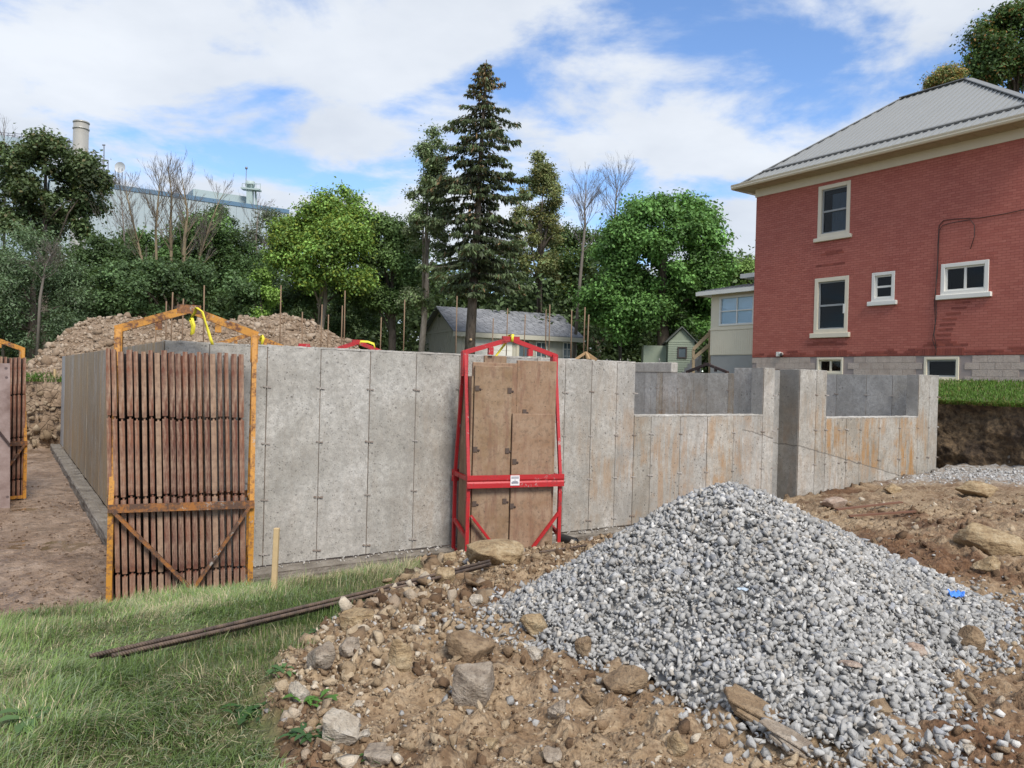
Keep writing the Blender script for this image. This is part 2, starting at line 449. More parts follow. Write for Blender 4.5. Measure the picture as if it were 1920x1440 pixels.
tag(put('earth_bank', heap_mesh('earth_bank', X, Y, Z, cut_m)), kind='structure')
# the end of the trench: a stony bank under the soil pile
t = NT('stony_earth'); v = t.world()
n1 = t.noise(v, 1.2, 6, 0.6); n2 = t.noise(v, 7, 6, 0.7); vo = t.voro(v, 5.5, 'DISTANCE_TO_EDGE')
c = t.ramp(n1, [(0.3, (0.17, 0.115, 0.07)), (0.5, (0.28, 0.20, 0.135)), (0.7, (0.40, 0.315, 0.23))])
c = t.mix(t.ramp(n2, [(0.38, 0.65), (0.58, 0.0)]), c, (0.12, 0.078, 0.048))
t.bump(t.math('ADD', n2, t.math('MULTIPLY', t.math('MINIMUM', vo, 0.1), 6.0)), 0.8, 0.05)
stony_m = t.fin(c, 0.95)
As = np.linspace(-7.2, 14, 240)
A, Hh = np.meshgrid(As, np.linspace(0, 1, 24))
Boff = 17.0 + 0.45 * Hh ** 1.4 + 0.3 * fbm(A * 0.9, Hh * 2.0, 71, 4) + 0.12 * fbm(A * 4, Hh * 6, 72, 3)
Z = -0.3 + 2.12 * Hh
X = SX + A * U1[0] + Boff * U2[0]; Y = SY + A * U1[1] + Boff * U2[1]
tag(put('stony_bank', heap_mesh('stony_bank', X, Y, Z, stony_m)), kind='structure')

# ================================================================== concrete foundation
WALL_H, TH = 2.44, 0.25
AL, AR, BF = -1.66, 13.51, 16.2
found = empty('concrete_foundation', site(AL, 0, 0), 0, 'long grey poured concrete basement wall with panel seams around the whole site', 'foundation')
ref = bpy.data.objects.new('site_frame', None); ref.location = (SX, SY, 0); ref.rotation_euler = (0, 0, PHI)
ref['kind'] = 'helper'; COL.objects.link(ref)
t = NT('concrete'); v = t.coord('Object', ref)
oi = t.n('ShaderNodeObjectInfo'); oc = t.n('ShaderNodeSeparateColor'); t.l(oi.outputs['Color'], oc.inputs[0])
n1 = t.noise(v, 1.3, 7, 0.62); n2 = t.noise(v, 14, 6, 0.65); n3 = t.noise(v, 70, 3, 0.6)
c = t.ramp(n1, [(0.3, (0.33, 0.305, 0.265)), (0.48, (0.47, 0.445, 0.40)), (0.68, (0.61, 0.59, 0.55))])
c = t.mix(t.ramp(n2, [(0.38, 0.6), (0.58, 0.0)]), c, (0.27, 0.255, 0.23))
c = t.mix(t.ramp(n3, [(0.38, 0.4), (0.55, 0.0)]), c, (0.22, 0.21, 0.19))
c = t.mix(1.0, c, t.ramp(oi.outputs['Random'], [(0.0, (0.84, 0.84, 0.84)), (0.5, (1, 1, 1)), (1.0, (1.10, 1.10, 1.12))]), 'MULTIPLY')
# rain and rust runs, only where the panel's stain value asks for them
vs2 = t.coord('Object', ref, scale=(1, 1, 0.11))
sz_ = t.n('ShaderNodeSeparateXYZ'); t.l(v, sz_.inputs[0])
# a slanting pour line low on the far half of the front wall; the later pour is cleaner
lim = t.math('ADD', t.math('SUBTRACT', 2.87, t.math('MULTIPLY', sz_.outputs[0], 0.21)), t.math('MULTIPLY', t.noise(v, 3, 5, 0.7), 0.12))
dz_ = t.math('SUBTRACT', sz_.outputs[2], lim)
far_ = t.math('MULTIPLY', t.math('GREATER_THAN', sz_.outputs[0], 7.3), t.math('LESS_THAN', sz_.outputs[1], 0.6))
below = t.math('MULTIPLY', t.math('LESS_THAN', dz_, 0.0), far_)
pour = t.math('MULTIPLY', t.math('LESS_THAN', t.math('ABSOLUTE', dz_), 0.011), far_)
stain_v = t.math('MULTIPLY', oc.outputs[0], t.math('SUBTRACT', 1.0, t.math('MULTIPLY', below, 0.5)))
zfac = t.ramp(t.math('DIVIDE', sz_.outputs[2], 2.44), [(0.0, 0.75), (0.3, 1.0), (0.62, 0.75), (0.85, 0.22), (1.0, 0.1)])
patch = t.ramp(t.noise(v, 0.9, 4, 0.6), [(0.34, 0.2), (0.52, 1.0)])
st = t.noise(vs2, 9, 6, 0.7)
run = t.math('MULTIPLY', t.math('MULTIPLY', t.ramp(st, [(0.43, 0.0), (0.56, 1.0)]), zfac), t.ramp(t.noise(v, 1.5, 5, 0.65), [(0.42, 0.0), (0.56, 1.0)]))
c = t.mix(t.math('MULTIPLY', t.math('MULTIPLY', stain_v, zfac), 0.36), c, (0.32, 0.24, 0.14))
blot = t.ramp(t.noise(t.coord('Object', ref, scale=(1, 1, 0.45)), 2.6, 7, 0.72, 0.8), [(0.5, 0.0), (0.6, 0.75)])
c = t.mix(t.math('MULTIPLY', blot, t.math('ADD', t.math('MULTIPLY', stain_v, 0.8), 0.1)), c, (0.185, 0.16, 0.125))
grime = t.ramp(t.noise(v, 1.7, 7, 0.72, 0.5), [(0.47, 0.0), (0.65, 0.5)])
c = t.mix(grime, c, (0.245, 0.232, 0.205))
c = t.mix(t.math('MULTIPLY', run, stain_v), c, (0.36, 0.185, 0.055))
run2 = t.ramp(t.noise(vs2, 21, 5, 0.7), [(0.42, 0.0), (0.62, 0.9)])
c = t.mix(t.math('MULTIPLY', t.math('MULTIPLY', run2, patch), t.math('MULTIPLY', stain_v, 0.28)), c, (0.20, 0.15, 0.09))
c = t.mix(t.math('MULTIPLY', t.math('SUBTRACT', 1.0, oi.outputs['Alpha']), t.ramp(t.noise(vs2, 6, 6, 0.7), [(0.38, 0.1), (0.56, 1.0)])), c, (0.34, 0.235, 0.115))
c = t.mix(t.math('MULTIPLY', oc.outputs[1], t.ramp(n1, [(0.3, 1.0), (0.65, 0.55)])), c, (0.155, 0.15, 0.14))  # per-panel darkening; also carries the shade painted on recess and cheeks
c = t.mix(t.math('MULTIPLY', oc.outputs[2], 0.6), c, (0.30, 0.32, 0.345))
c = t.mix(t.math('MULTIPLY', pour, 0.7), c, (0.12, 0.105, 0.09))
# air holes in the face
vv = t.voro(v, 26); hole = t.ramp(t.math('ADD', vv, t.math('MULTIPLY', t.noise(v, 5, 3), 0.42)), [(0.355, 1.0), (0.39, 0.0)])
vv2 = t.voro(v, 9); hole2 = t.ramp(t.math('ADD', vv2, t.math('MULTIPLY', t.noise(v, 3, 3), 0.34)), [(0.25, 1.0), (0.285, 0.0)])
hl = t.math('MAXIMUM', hole, hole2)
vv3 = t.voro(v, 55); hl = t.math('MAXIMUM', hl, t.math('MULTIPLY', t.ramp(t.math('ADD', vv3, t.math('MULTIPLY', t.noise(v, 8, 3), 0.5)), [(0.38, 1.0), (0.42, 0.0)]), 0.75))
c = t.mix(t.math('MULTIPLY', hl, t.math('ADD', 0.45, t.math('MULTIPLY', oc.outputs[0], 0.45))), c, (0.10, 0.09, 0.08))
# scabs where the skin came off
scab = t.ramp(t.noise(v, 2.3, 5, 0.7, 0.6), [(0.665, 0.0), (0.69, 1.0)])
c = t.mix(t.math('MULTIPLY', scab, 0.6), c, (0.21, 0.2, 0.185))
t.bump(t.math('SUBTRACT', t.math('ADD', t.math('MULTIPLY', n2, 0.5), t.math('MULTIPLY', n3, 0.25)), t.math('ADD', t.math('MULTIPLY', hl, 1.2), t.math('MULTIPLY', scab, 0.6))), 0.5, 0.012)
concrete = t.fin(c, 0.88)
t = NT('joint'); v = t.world(); joint_m = t.fin(t.ramp(t.noise(v, 6, 4), [(0.35, (0.10, 0.085, 0.07)), (0.65, (0.22, 0.17, 0.135))]), 0.95)
t = NT('wet_footing'); v = t.world()
n1 = t.noise(v, 3, 6, 0.65); n2 = t.noise(v, 26, 4)
t.bump(t.math('ADD', n1, n2), 0.7, 0.03)
foot_m = t.fin(t.ramp(n1, [(0.3, (0.09, 0.075, 0.06)), (0.55, (0.20, 0.175, 0.145)), (0.75, (0.33, 0.30, 0.26))]), 0.8)
t = NT('tie_rust'); v = t.coord('Object')
tie_m = t.fin(t.mix(t.rand(), (0.20, 0.155, 0.125), (0.40, 0.37, 0.34)), 0.9)
tie_me = MB()
for dx, dz, w_, h_ in ((-0.03, 0.004, 0.034, 0.022), (0.032, -0.004, 0.04, 0.02), (0.0, 0.0, 0.02, 0.03)):
    n = 7
    vs_ = [(dx + w_ / 2 * math.cos(6.283 * i / n) * (0.7 + 0.5 * random.random()), 0, dz + h_ / 2 * math.sin(6.283 * i / n) * (0.7 + 0.5 * random.random())) for i in range(n)]
    tie_me.prism(vs_, (0, -0.009, 0))
tie_me = tie_me.mesh('tie_end', tie_m)

def panels(wall, segs, face, nrm_sign, along, ties=True, stain=lambda u: (0, 0, 0), lean=0.0):
    """form-panel impressions: one piece each. segs: (u0,u1,z0,z1); along 'a' or 'b'; face: the other coordinate of the wall plane"""
    for i, (u0, u1, z0, z1) in enumerate(segs):
        g = 0.0045; pr = 0.006 + 0.005 * random.random()
        f0, f1 = sorted((face + nrm_sign * 0.0005, face + nrm_sign * pr))
        mb = MB()
        if along == 'a': mb.sbox(u0 + g, u1 - g, f0, f1, z0, z1 - 0.004 * random.random())
        else: mb.sbox(f0, f1, u0 + g, u1 - g, z0, z1 - 0.004 * random.random())
        o = mb.build('panel', concrete, wall, bevel=0.003)
        s_ = stain((u0 + u1) / 2); o.color = (*s_[:3], s_[3] if len(s_) > 3 else 1)
        if ties:
            for zt in (0.12, 0.72, 1.35, 1.98):
                if z0 + 0.05 < zt < z1 - 0.05:
                    p = site(u1, face + nrm_sign * 0.011, zt + random.uniform(-.012, .012)) if along == 'a' else site(face + nrm_sign * 0.011, u1, zt)
                    rz = PHI if along == 'a' else PHI + (-math.pi / 2 if nrm_sign < 0 else math.pi / 2)
                    M = Matrix.Translation(p) @ Matrix.Rotation(rz, 4, 'Z') @ Matrix.Scale(random.uniform(0.8, 1.25), 4)
                    put('tie_end', tie_me, wall, M)
NZ1, NZ2 = 1.62, 1.56                      # sills of the two open notches
def wallpart(boxes, name='wall'):
    mb = MB()
    for bx in boxes: mb.sbox(*bx)
    o = mb.build(name, joint_m, found)
    o['_w'] = 0
    return o
# front wall: two notches and a narrow recess
front = wallpart([(AL, 4.86, 0, TH, 0, WALL_H), (4.86, 7.82, 0, TH, 0, NZ1), (7.82, 8.11, 0, TH, 0, WALL_H), (8.11, 8.81, 0.42, 0.42 + TH, 0, WALL_H - 0.02),
                  (7.86, 8.11, TH, 0.42 + TH, 0, WALL_H), (8.81, 9.06, TH, 0.42 + TH, 0, WALL_H), (8.81, 9.60, 0, TH, 0, WALL_H), (9.60, 12.74, 0, TH, 0, NZ2), (12.74, AR, 0, TH, 0, WALL_H)])
front['label'] = 'front concrete wall with two open notches at its far end'
cuts = [AL, -1.22, -0.61, 0, 0.61, 1.22, 1.83, 2.44, 3.05, 3.54, 4.02, 4.5, 4.86]
segs = [(cuts[i], cuts[i + 1], 0, WALL_H) for i in range(len(cuts) - 1)]
cuts = [4.86, 5.21, 5.84, 6.45, 7.08, 7.82]
segs += [(cuts[i], cuts[i + 1], 0, NZ1) for i in range(len(cuts) - 1)]
segs += [(7.82, 8.11, 0, WALL_H), (8.81, 9.29, 0, WALL_H), (9.29, 9.60, 0, WALL_H)]
cuts = [9.60, 10.02, 10.25, 10.69, 11.34, 12.06, 12.74]
segs += [(cuts[i], cuts[i + 1], 0, NZ2) for i in range(len(cuts) - 1)]
segs += [(12.74, 13.16, 0, WALL_H), (13.16, AR, 0, WALL_H)]
def st_front(u):
    s_ = float(np.interp(u, [-2, 1.3, 2.0, 3.6, 5.5, 7.5, 9.5, 12.5, 13.3], [0.04, 0.06, 0.4, 0.5, 0.62, 1.0, 0.85, 1.0, 0.4]))
    s_ *= random.choice((0.45, 0.8, 1.0, 1.15))
    return (min(1, s_), 0.05 + 0.12 * random.random(), random.choice((0, 0, 0.25)))
panels(front, segs, 0.0, -1, 'a', stain=st_front)
panels(front, [(8.11, 8.81, 0, WALL_H - 0.02)], 0.42, -1, 'a', stain=lambda u: (0.4, 0.55, 0.4))  # back of the recess: its shade painted in as a darker, bluer tone
panels(front, [(TH + 0.004, 0.42 + TH, 0, WALL_H)], 7.86, -1, 'b', ties=False, stain=lambda u: (0.4, 0.1, 0.2))
panels(front, [(0.0, 0.42, 0, WALL_H)], 8.81, -1, 'b', ties=False, stain=lambda u: (0.5, 0.6, 0))  # recess side facing away from the sun, shade painted into its colour
# rough pale sills and the notch cheeks
sill = MB(); sill.sbox(4.87, 7.81, -0.012, TH + 0.01, NZ1 - 0.001, NZ1 + 0.02); sill.sbox(9.61, 12.73, -0.012, TH + 0.01, NZ2 - 0.001, NZ2 + 0.02)
so = sill.build('sill', concrete, front); so.color = (0.1, 0, 0, 1)
sd = so.modifiers.new('sub', 'SUBSURF'); sd.subdivision_type = 'SIMPLE'; sd.levels = sd.render_levels = 6
dx_t = bpy.data.textures.new('lumps', 'CLOUDS'); dx_t.noise_scale = 0.08
dm = so.modifiers.new('rough', 'DISPLACE'); dm.texture = dx_t; dm.strength = 0.03; dm.texture_coords = 'GLOBAL'
for ca0, ca1, cz in ((7.812, 7.8195, NZ1), (12.732, 12.7395, NZ2)):
    ck = MB().sbox(ca0, ca1, 0.006, TH - 0.004, cz + 0.02, WALL_H - 0.004).build('cheek', concrete, front); ck.color = (0.1, 0.55, 0.1, 1)  # darkened in colour to stand for the shaded reveal
for k_, c0, c1 in ((0, AL, 4.85), (1, 7.83, 8.10), (2, 8.82, 9.59), (3, 12.75, AR)):
    co = MB().sbox(c0 + 0.004, c1 - 0.004, -0.010, TH + 0.004, WALL_H - 0.016, WALL_H + 0.004).build('top_skim', concrete, front); co.color = (0.05, 0.1, 0, 1)
    sd = co.modifiers.new('sub', 'SUBSURF'); sd.subdivision_type = 'SIMPLE'; sd.levels = sd.render_levels = 7 if k_ == 0 else 5
    dm = co.modifiers.new('rough', 'DISPLACE'); dm.texture = dx_t; dm.strength = 0.022; dm.texture_coords = 'GLOBAL'
# left wall, back wall, right wall
left = wallpart([(AL, AL + TH, TH, BF, 0, WALL_H)])
left['label'] = 'side wall streaked brown along the mud trench'
def even(u0, u1, st, jitter=0.0):
    n = max(1, round((u1 - u0) / st)); c_ = np.linspace(u0, u1, n + 1)
    return [(c_[i], c_[i + 1]) for i in range(n)]
panels(left, [(u0, u1, 0, WALL_H) for u0, u1 in even(0, BF, 0.61)], AL, -1, 'b', ties=False,
       stain=lambda u: (random.choice((0.7, 0.9, 1.0)), 0.05 + 0.15 * random.random(), 0.0, random.choice((0.05, 0.2, 0.45, 0.8))) if u < 15 else (0.1, 0.2, 0.7))
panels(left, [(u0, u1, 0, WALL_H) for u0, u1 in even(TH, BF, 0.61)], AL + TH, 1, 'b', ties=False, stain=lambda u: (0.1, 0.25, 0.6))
back = wallpart([(AL + TH, AR - TH, BF - TH, BF, 0, WALL_H)])
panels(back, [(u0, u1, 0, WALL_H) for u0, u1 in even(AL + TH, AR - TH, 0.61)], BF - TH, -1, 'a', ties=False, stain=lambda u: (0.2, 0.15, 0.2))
right = wallpart([(AR - TH, AR, TH, BF, 0, WALL_H)])
cu = [TH]
while cu[-1] < BF - 0.7: cu.append(cu[-1] + random.choice((0.61, 0.61, 0.75, 0.25, 0.5)))
cu.append(BF)
panels(right, [(cu[i], cu[i + 1], 0, WALL_H) for i in range(len(cu) - 1)], AR - TH, -1, 'b', ties=True,
       stain=lambda u: random.choice(((0.05, 0.0, 0.25), (0.1, 0.0, 0.0), (0.8, 0.0, 0.0, 0.7), (0.4, 0.0, 0.0))))
raised = MB(); raised.sbox(AR - TH - 0.02, AR, 7.55, BF, WALL_H + 0.004, WALL_H + 0.30)
ra = raised.build('raised_wall', concrete, found, bevel=0.02); ra.color = (0.1, 0, 0, 1)
bolt_me = MB().tube([(0, 0, 0), (0, 0, 0.13)], 0.011, 6).box((-0.03, -0.03, 0.03), (0.03, 0.03, 0.036)).mesh('anchor_bolt', plain('bolt_steel', (0.25, 0.24, 0.23), 0.5, 0.6))
for b_ in (8.2, 9.6, 9.95, 10.6): put('anchor_bolt', bolt_me, found, Matrix.Translation(site(AR - 0.13, b_, WALL_H + 0.30)))
# footing all round
ft = MB()
ft.sbox(AL - 0.24, AR + 0.1, -0.22, 0.0, -0.32, -0.012); ft.sbox(AL - 0.24, AL, 0.0, BF + 0.2, -0.32, -0.012)
fo = ft.build('footing', foot_m, found, bevel=0.02)
sd = fo.modifiers.new('sub', 'SUBSURF'); sd.subdivision_type = 'SIMPLE'; sd.levels = sd.render_levels = 6
dm = fo.modifiers.new('rough', 'DISPLACE'); dm.texture = dx_t; dm.strength = 0.045; dm.texture_coords = 'GLOBAL'
# black drain stub at the footing
dp = MB(); p0 = site(3.35, -0.55, 0.0); 
dp.tube([site(3.4, -0.2, -0.03), site(3.4, -0.5, -0.03)], 0.06, 14, cap=False); dp.tube([site(3.4, -0.5, -0.03), site(3.4, -0.2, -0.03)], 0.05, 14)
tag(dp.build('drain_pipe', plain('black_plastic', (0.02, 0.02, 0.022), 0.5)), 'black plastic drain pipe end poking out of the footing', 'pipe')

# ================================================================== buildings
cream = plain('cream_paint', (0.70, 0.63, 0.49), 0.6, 0, 0.07, 3, 0.05)
white_p = plain('white_paint', (0.74, 0.72, 0.66), 0.55, 0, 0.06, 4, 0.05)
t = NT('window_glass')
gl = t.n('ShaderNodeBsdfGlossy'); gl.inputs['Roughness'].default_value = 0.03; gl.inputs['Color'].default_value = (0.9, 0.95, 1, 1)
tr = t.n('ShaderNodeBsdfTransparent'); tr.inputs[0].default_value = (0.5, 0.54, 0.57, 1)
fr = t.n('ShaderNodeFresnel'); fr.inputs[0].default_value = 1.28
ms = t.n('ShaderNodeMixShader'); t.l(fr.outputs[0], ms.inputs[0]); t.l(tr.outputs[0], ms.inputs[1]); t.l(gl.outputs[0], ms.inputs[2]); t.l(ms.outputs[0], t.out.inputs[0])
glass = t.m
glass_clear = glass.copy(); glass_clear.name = 'clear_glass'; glass_clear.node_tree.nodes['Transparent BSDF'].inputs[0].default_value = (0.93, 0.96, 0.98, 1)
dark_in = plain('dark_interior', (0.015, 0.015, 0.016), 0.9, 0, 0.1, 2, 0)  # near-black paint stands in for the darkness of the unlit rooms
t = NT('painted_brick')
cr_ = t.n('ShaderNodeTexCoord'); cr_.object = ref
sp = t.n('ShaderNodeSeparateXYZ'); t.l(cr_.outputs['Object'], sp.inputs[0])
cb = t.n('ShaderNodeCombineXYZ'); t.l(sp.outputs[1], cb.inputs[0]); t.l(sp.outputs[2], cb.inputs[1])
bt = t.n('ShaderNodeTexBrick'); t.l(cb.outputs[0], bt.inputs['Vector'])
for k_, v_ in (('Scale', 1.0), ('Mortar Size', 0.006), ('Mortar Smooth', 0.3), ('Bias', 0.0), ('Brick Width', 0.215), ('Row Height', 0.075)): bt.inputs[k_].default_value = v_
bt.inputs['Color1'].default_value = (0.365, 0.098, 0.072, 1); bt.inputs['Color2'].default_value = (0.44, 0.138, 0.102, 1); bt.inputs['Mortar'].default_value = (0.24, 0.055, 0.040, 1)
v = t.coord('Object', ref)
n1 = t.noise(v, 0.8, 5, 0.6); n2 = t.noise(t.coord('Object', ref, scale=(1, 3.0, 9.0)), 1.2, 4, 0.7)
c = t.mix(t.ramp(n1, [(0.35, 0.0), (0.7, 0.4)]), bt.outputs[0], (0.47, 0.145, 0.10))
c = t.mix(t.ramp(n2, [(0.62, 0.0), (0.72, 0.35)]), c, (0.55, 0.22, 0.165))
t.bump(t.math('SUBTRACT', t.math('MULTIPLY', t.noise(v, 40, 3), 0.25), bt.outputs[1]), 0.7, 0.01)
brick_paint = t.fin(c, 0.75)
t = NT('bare_brick'); v = t.coord('Object', ref)
bare_brick = t.fin(t.mix(t.noise(v, 30, 3), t.mix(t.rand(), (0.14, 0.035, 0.026), (0.36, 0.095, 0.06)), (0.28, 0.07, 0.05)), 0.85)
t = NT('grey_block'); v = t.coord('Object', ref)
n1 = t.noise(v, 3, 5, 0.65); n2 = t.noise(v, 30, 4)
t.bump(t.math('ADD', n1, n2), 0.6, 0.015)
c = t.mix(t.rand(), t.ramp(n1, [(0.3, (0.34, 0.265, 0.22)), (0.7, (0.56, 0.455, 0.385))]), t.ramp(n2, [(0.3, (0.37, 0.30, 0.255)), (0.7, (0.58, 0.48, 0.41))]))
block_m = t.fin(c, 0.9)
mortar_m = plain('mortar', (0.33, 0.27, 0.25), 0.95, 0, 0.15, 10)
roof_m = plain('steel_roof', (0.285, 0.29, 0.285), 0.5, 0.1, 0.06, 1.2, 0.0)
roof_dk = plain('steel_trim', (0.19, 0.19, 0.185), 0.5, 0.2, 0.08, 3, 0.0)
soffit_m = plain('soffit', (0.45, 0.37, 0.26), 0.8, 0, 0.15, 6)

HA, HB0, HB1 = 19.73, 0.7, 9.94
house = empty('brick_house', site(HA, HB1, 2.3), 0, 'two storey house of red painted brick with grey ribbed metal hip roof', 'house')
holes = [(6.2, 7.38, 7.12, 8.86), (6.17, 7.42, 3.93, 5.77), (4.63, 5.38, 4.86, 5.76), (1.93, 3.24, 4.90, 5.80)]
bholes = [(6.30, 7.26, 2.56, 3.11), (2.66, 3.66, 2.44, 3.10)]
def cells(b0, b1, z0, z1, hs_):
    bc = sorted({b0, b1, *[h[0] for h in hs_], *[h[1] for h in hs_]}); zc = sorted({z0, z1, *[h[2] for h in hs_], *[h[3] for h in hs_]})
    for i in range(len(bc) - 1):
        for j in range(len(zc) - 1):
            mb_, mz_ = (bc[i] + bc[i + 1]) / 2, (zc[j] + zc[j + 1]) / 2
            if not any(h[0] < mb_ < h[1] and h[2] < mz_ < h[3] for h in hs_):
                yield bc[i], bc[i + 1], zc[j], zc[j + 1]
mb = MB()
for b0, b1, z0, z1 in cells(HB0, HB1, 3.14, 9.25, holes): mb.sbox(HA, HA + 0.3, b0, b1, z0, z1)
mb.sbox(HA + 0.3, 28.7, HB1 - 0.3, HB1, 3.14, 9.25); mb.sbox(HA + 0.3, 28.7, HB0, HB0 + 0.3, 3.14, 9.25); mb.sbox(28.4, 28.7, HB0 + 0.3, HB1 - 0.3, 3.14, 9.25)
wall = mb.build('wall', brick_paint, house)
mb = MB()
for b0, b1, z0, z1 in cells(HB0, HB1, 2.0, 3.14, bholes): mb.sbox(HA + 0.014, HA + 0.3, b0, b1, z0, z1)
mb.sbox(HA + 0.3, 28.7, HB1 - 0.31, HB1 - 0.01, 2.0, 3.14)
base = mb.build('foundation', mortar_m, house)
mb = MB(); mb.sbox(HA + 0.3, 28.4, HB0 + 0.3, HB1 - 0.3, 6.1, 6.3); mb.sbox(HA + 2.4, HA + 2.5, HB0 + 0.3, HB1 - 0.3, 2.0, 9.2)
mb.build('floor', dark_in, house)
# split-face blocks
def block_mesh(w_, h_):
    return MB().box((-w_ / 2, -0.012, -h_ / 2), (w_ / 2, 0.02, h_ / 2)).mesh('block', block_m)
bm_full = block_mesh(0.396, 0.19)
z = 3.035; row = 0
RZ_A = PHI - math.pi / 2                      # local +y looks along +a
while z > 2.1:
    b_ = HB1 - 0.2 - 0.2 * (row % 2)
    while b_ > HB0 + 0.2:
        if not any(h[0] - 0.2 < b_ < h[1] + 0.2 and h[2] - 0.095 < z < h[3] + 0.095 for h in bholes):
            o = put('block', bm_full, base, Matrix.Translation(site(HA + 0.008 + 0.004 * random.random(), b_, z)) @ Matrix.Rotation(RZ_A, 4, 'Z'))
        b_ -= 0.402
    z -= 0.197; row += 1
# bare brick courses at the bottom of the paint, soldier bricks over the cellar windows
bk = MB().box((-0.102, -0.01, -0.032), (0.102, 0.02, 0.032)).mesh('brick', bare_brick)
bks = MB().box((-0.034, -0.012, -0.1), (0.034, 0.02, 0.1)).mesh('brick', bare_brick)
for r_ in range(3):
    z = 3.18 + 0.075 * r_
    b_ = HB1 - 0.11 - 0.107 * (r_ % 2)
    while b_ > HB0 + 0.1:
        skip = any(h[0] - 0.16 < b_ < h[1] + 0.16 for h in bholes)
        if not skip and (r_ < 1 or random.random() < (0.75 if r_ == 1 else 0.28)) and b_ < HB1 - (0 if random.random() < .5 else 1.2):
            put('brick', bk, wall, Matrix.Translation(site(HA + 0.002 * random.random(), b_, z)) @ Matrix.Rotation(RZ_A, 4, 'Z'))
        b_ -= 0.214
for h in bholes:
    b_ = h[0] - 0.1
    while b_ < h[1] + 0.12:
        put('brick', bks, wall, Matrix.Translation(site(HA + 0.003 * random.random(), b_, 3.25)) @ Matrix.Rotation(RZ_A, 4, 'Z')); b_ += 0.075
for b0, z0, n in ((6.9, 3.62, 4), (6.8, 3.55, 7), (6.7, 6.55, 4), (6.75, 6.2, 5), (6.65, 6.62, 3), (2.95, 3.45, 6), (3.05, 3.52, 4), (3.0, 3.6, 2), (3.0, 3.75, 2), (2.95, 3.9, 2), (2.9, 4.05, 2), (2.85, 4.2, 2), (2.75, 4.35, 2), (2.6, 4.5, 2), (2.5, 4.65, 2)):
    for k in range(n): put('brick', bk, wall, Matrix.Translation(site(HA + 0.003 - 0.002 * random.random(), b0 - 0.214 * (k - n / 2) , z0)) @ Matrix.Rotation(RZ_A, 4, 'Z'))
bkp = MB().box((-0.034, -0.005, -0.1), (0.034, 0.02, 0.1)).mesh('brick', brick_paint)
for b0, b1, z0 in ((6.05, 7.52, 5.88), (4.55, 5.46, 5.87), (1.85, 3.35, 5.91)):
    b_ = b0
    while b_ < b1: put('brick', bkp, wall, Matrix.Translation(site(HA - 0.001 * random.random(), b_, z0)) @ Matrix.Rotation(RZ_A, 4, 'Z')); b_ += 0.076
# windows
def frame_boxes(mb, b0, b1, z0, z1, o0, o1, w_):
    mb.sbox(HA - o1, HA - o0, b0, b0 + w_, z0, z1); mb.sbox(HA - o1, HA - o0, b1 - w_, b1, z0, z1)
    mb.sbox(HA - o1, HA - o0, b0 + w_, b1 - w_, z1 - w_, z1); mb.sbox(HA - o1, HA - o0, b0 + w_, b1 - w_, z0, z0 + w_)
def window(h, fw, mid_h=False, mid_v=False, mat=cream, silly=None, sash=None, screen=False):
    b0, b1, z0, z1 = h
    mb = MB(); frame_boxes(mb, b0, b1, z0, z1, -0.10, 0.02, fw)
    f_ = mb.build('window', mat, house, bevel=0.008)
    i0, i1, j0, j1 = b0 + fw, b1 - fw, z0 + fw, z1 - fw
    sm_ = MB(); frame_boxes(sm_, i0, i1, j0, j1, -0.12, -0.05, 0.045)
    bc, zc = (i0 + i1) / 2, (j0 + j1) / 2
    if mid_h: sm_.sbox(HA + 0.045, HA + 0.11, i0 + 0.045, i1 - 0.045, zc - 0.03, zc + 0.03)
    if mid_v: sm_.sbox(HA + 0.045, HA + 0.11, bc - 0.03, bc + 0.03, j0 + 0.045, j1 - 0.045)
    sm_.build('sash', sash or mat, f_)
    cols = [(i0 + 0.045, bc - 0.03), (bc + 0.03, i1 - 0.045)] if mid_v else [(i0 + 0.045, i1 - 0.045)]
    rows = [(j0 + 0.045, zc - 0.03), (zc + 0.03, j1 - 0.045)] if mid_h else [(j0 + 0.045, j1 - 0.045)]
    for c0, c1 in cols:
        for r0, r1 in rows:
            MB().sbox(HA + 0.085, HA + 0.09, c0, c1, r0, r1).build('pane', glass, f_)
    if silly:
        MB().sbox(HA - 0.09, HA + 0.05, b0 - 0.1, b1 + 0.1, z0 - silly, z0 - 0.004).build('sill', mat, f_, bevel=0.012)
    return f_
grey_sash = plain('grey_sash', (0.30, 0.31, 0.31), 0.5)
w1 = window(holes[0], 0.13, mid_h=True, silly=0.13, sash=grey_sash)
w1['label'] = 'tall upper window with pale curtain behind the glass'
w2 = window(holes[1], 0.13, mid_h=True, silly=0.16, sash=grey_sash)
w2['label'] = 'tall lower window with dark screen'
MB().sbox(HA - 0.03, HA + 0.04, 6.27, 6.34, 4.55, 4.85).build('thermometer', white_p, w2)
w3 = window(holes[2], 0.10, mid_h=True, mat=white_p, silly=0.14)
w4 = window(holes[3], 0.11, mid_v=True, mat=white_p, silly=0.14)
b1w = window(bholes[0], 0.07, mid_v=True)
b2w = window(bholes[1], 0.08, silly=0.14, sash=grey_sash)
# curtain folds
cv = [];
for i in range(41):
    bb = 6.32 + 0.62 * i / 40
    for zz in (7.28, 8.55): cv.append(site(HA + 0.15 + 0.02 * math.sin(i * 1.35), bb, zz))
cu_ = MB().add(cv, [(2 * i, 2 * i + 2, 2 * i + 3, 2 * i + 1) for i in range(40)], True)
cu_.build('curtain', plain('curtain_cloth', (0.74, 0.78, 0.82), 0.9, 0, 0.05, 3, 0), w1)
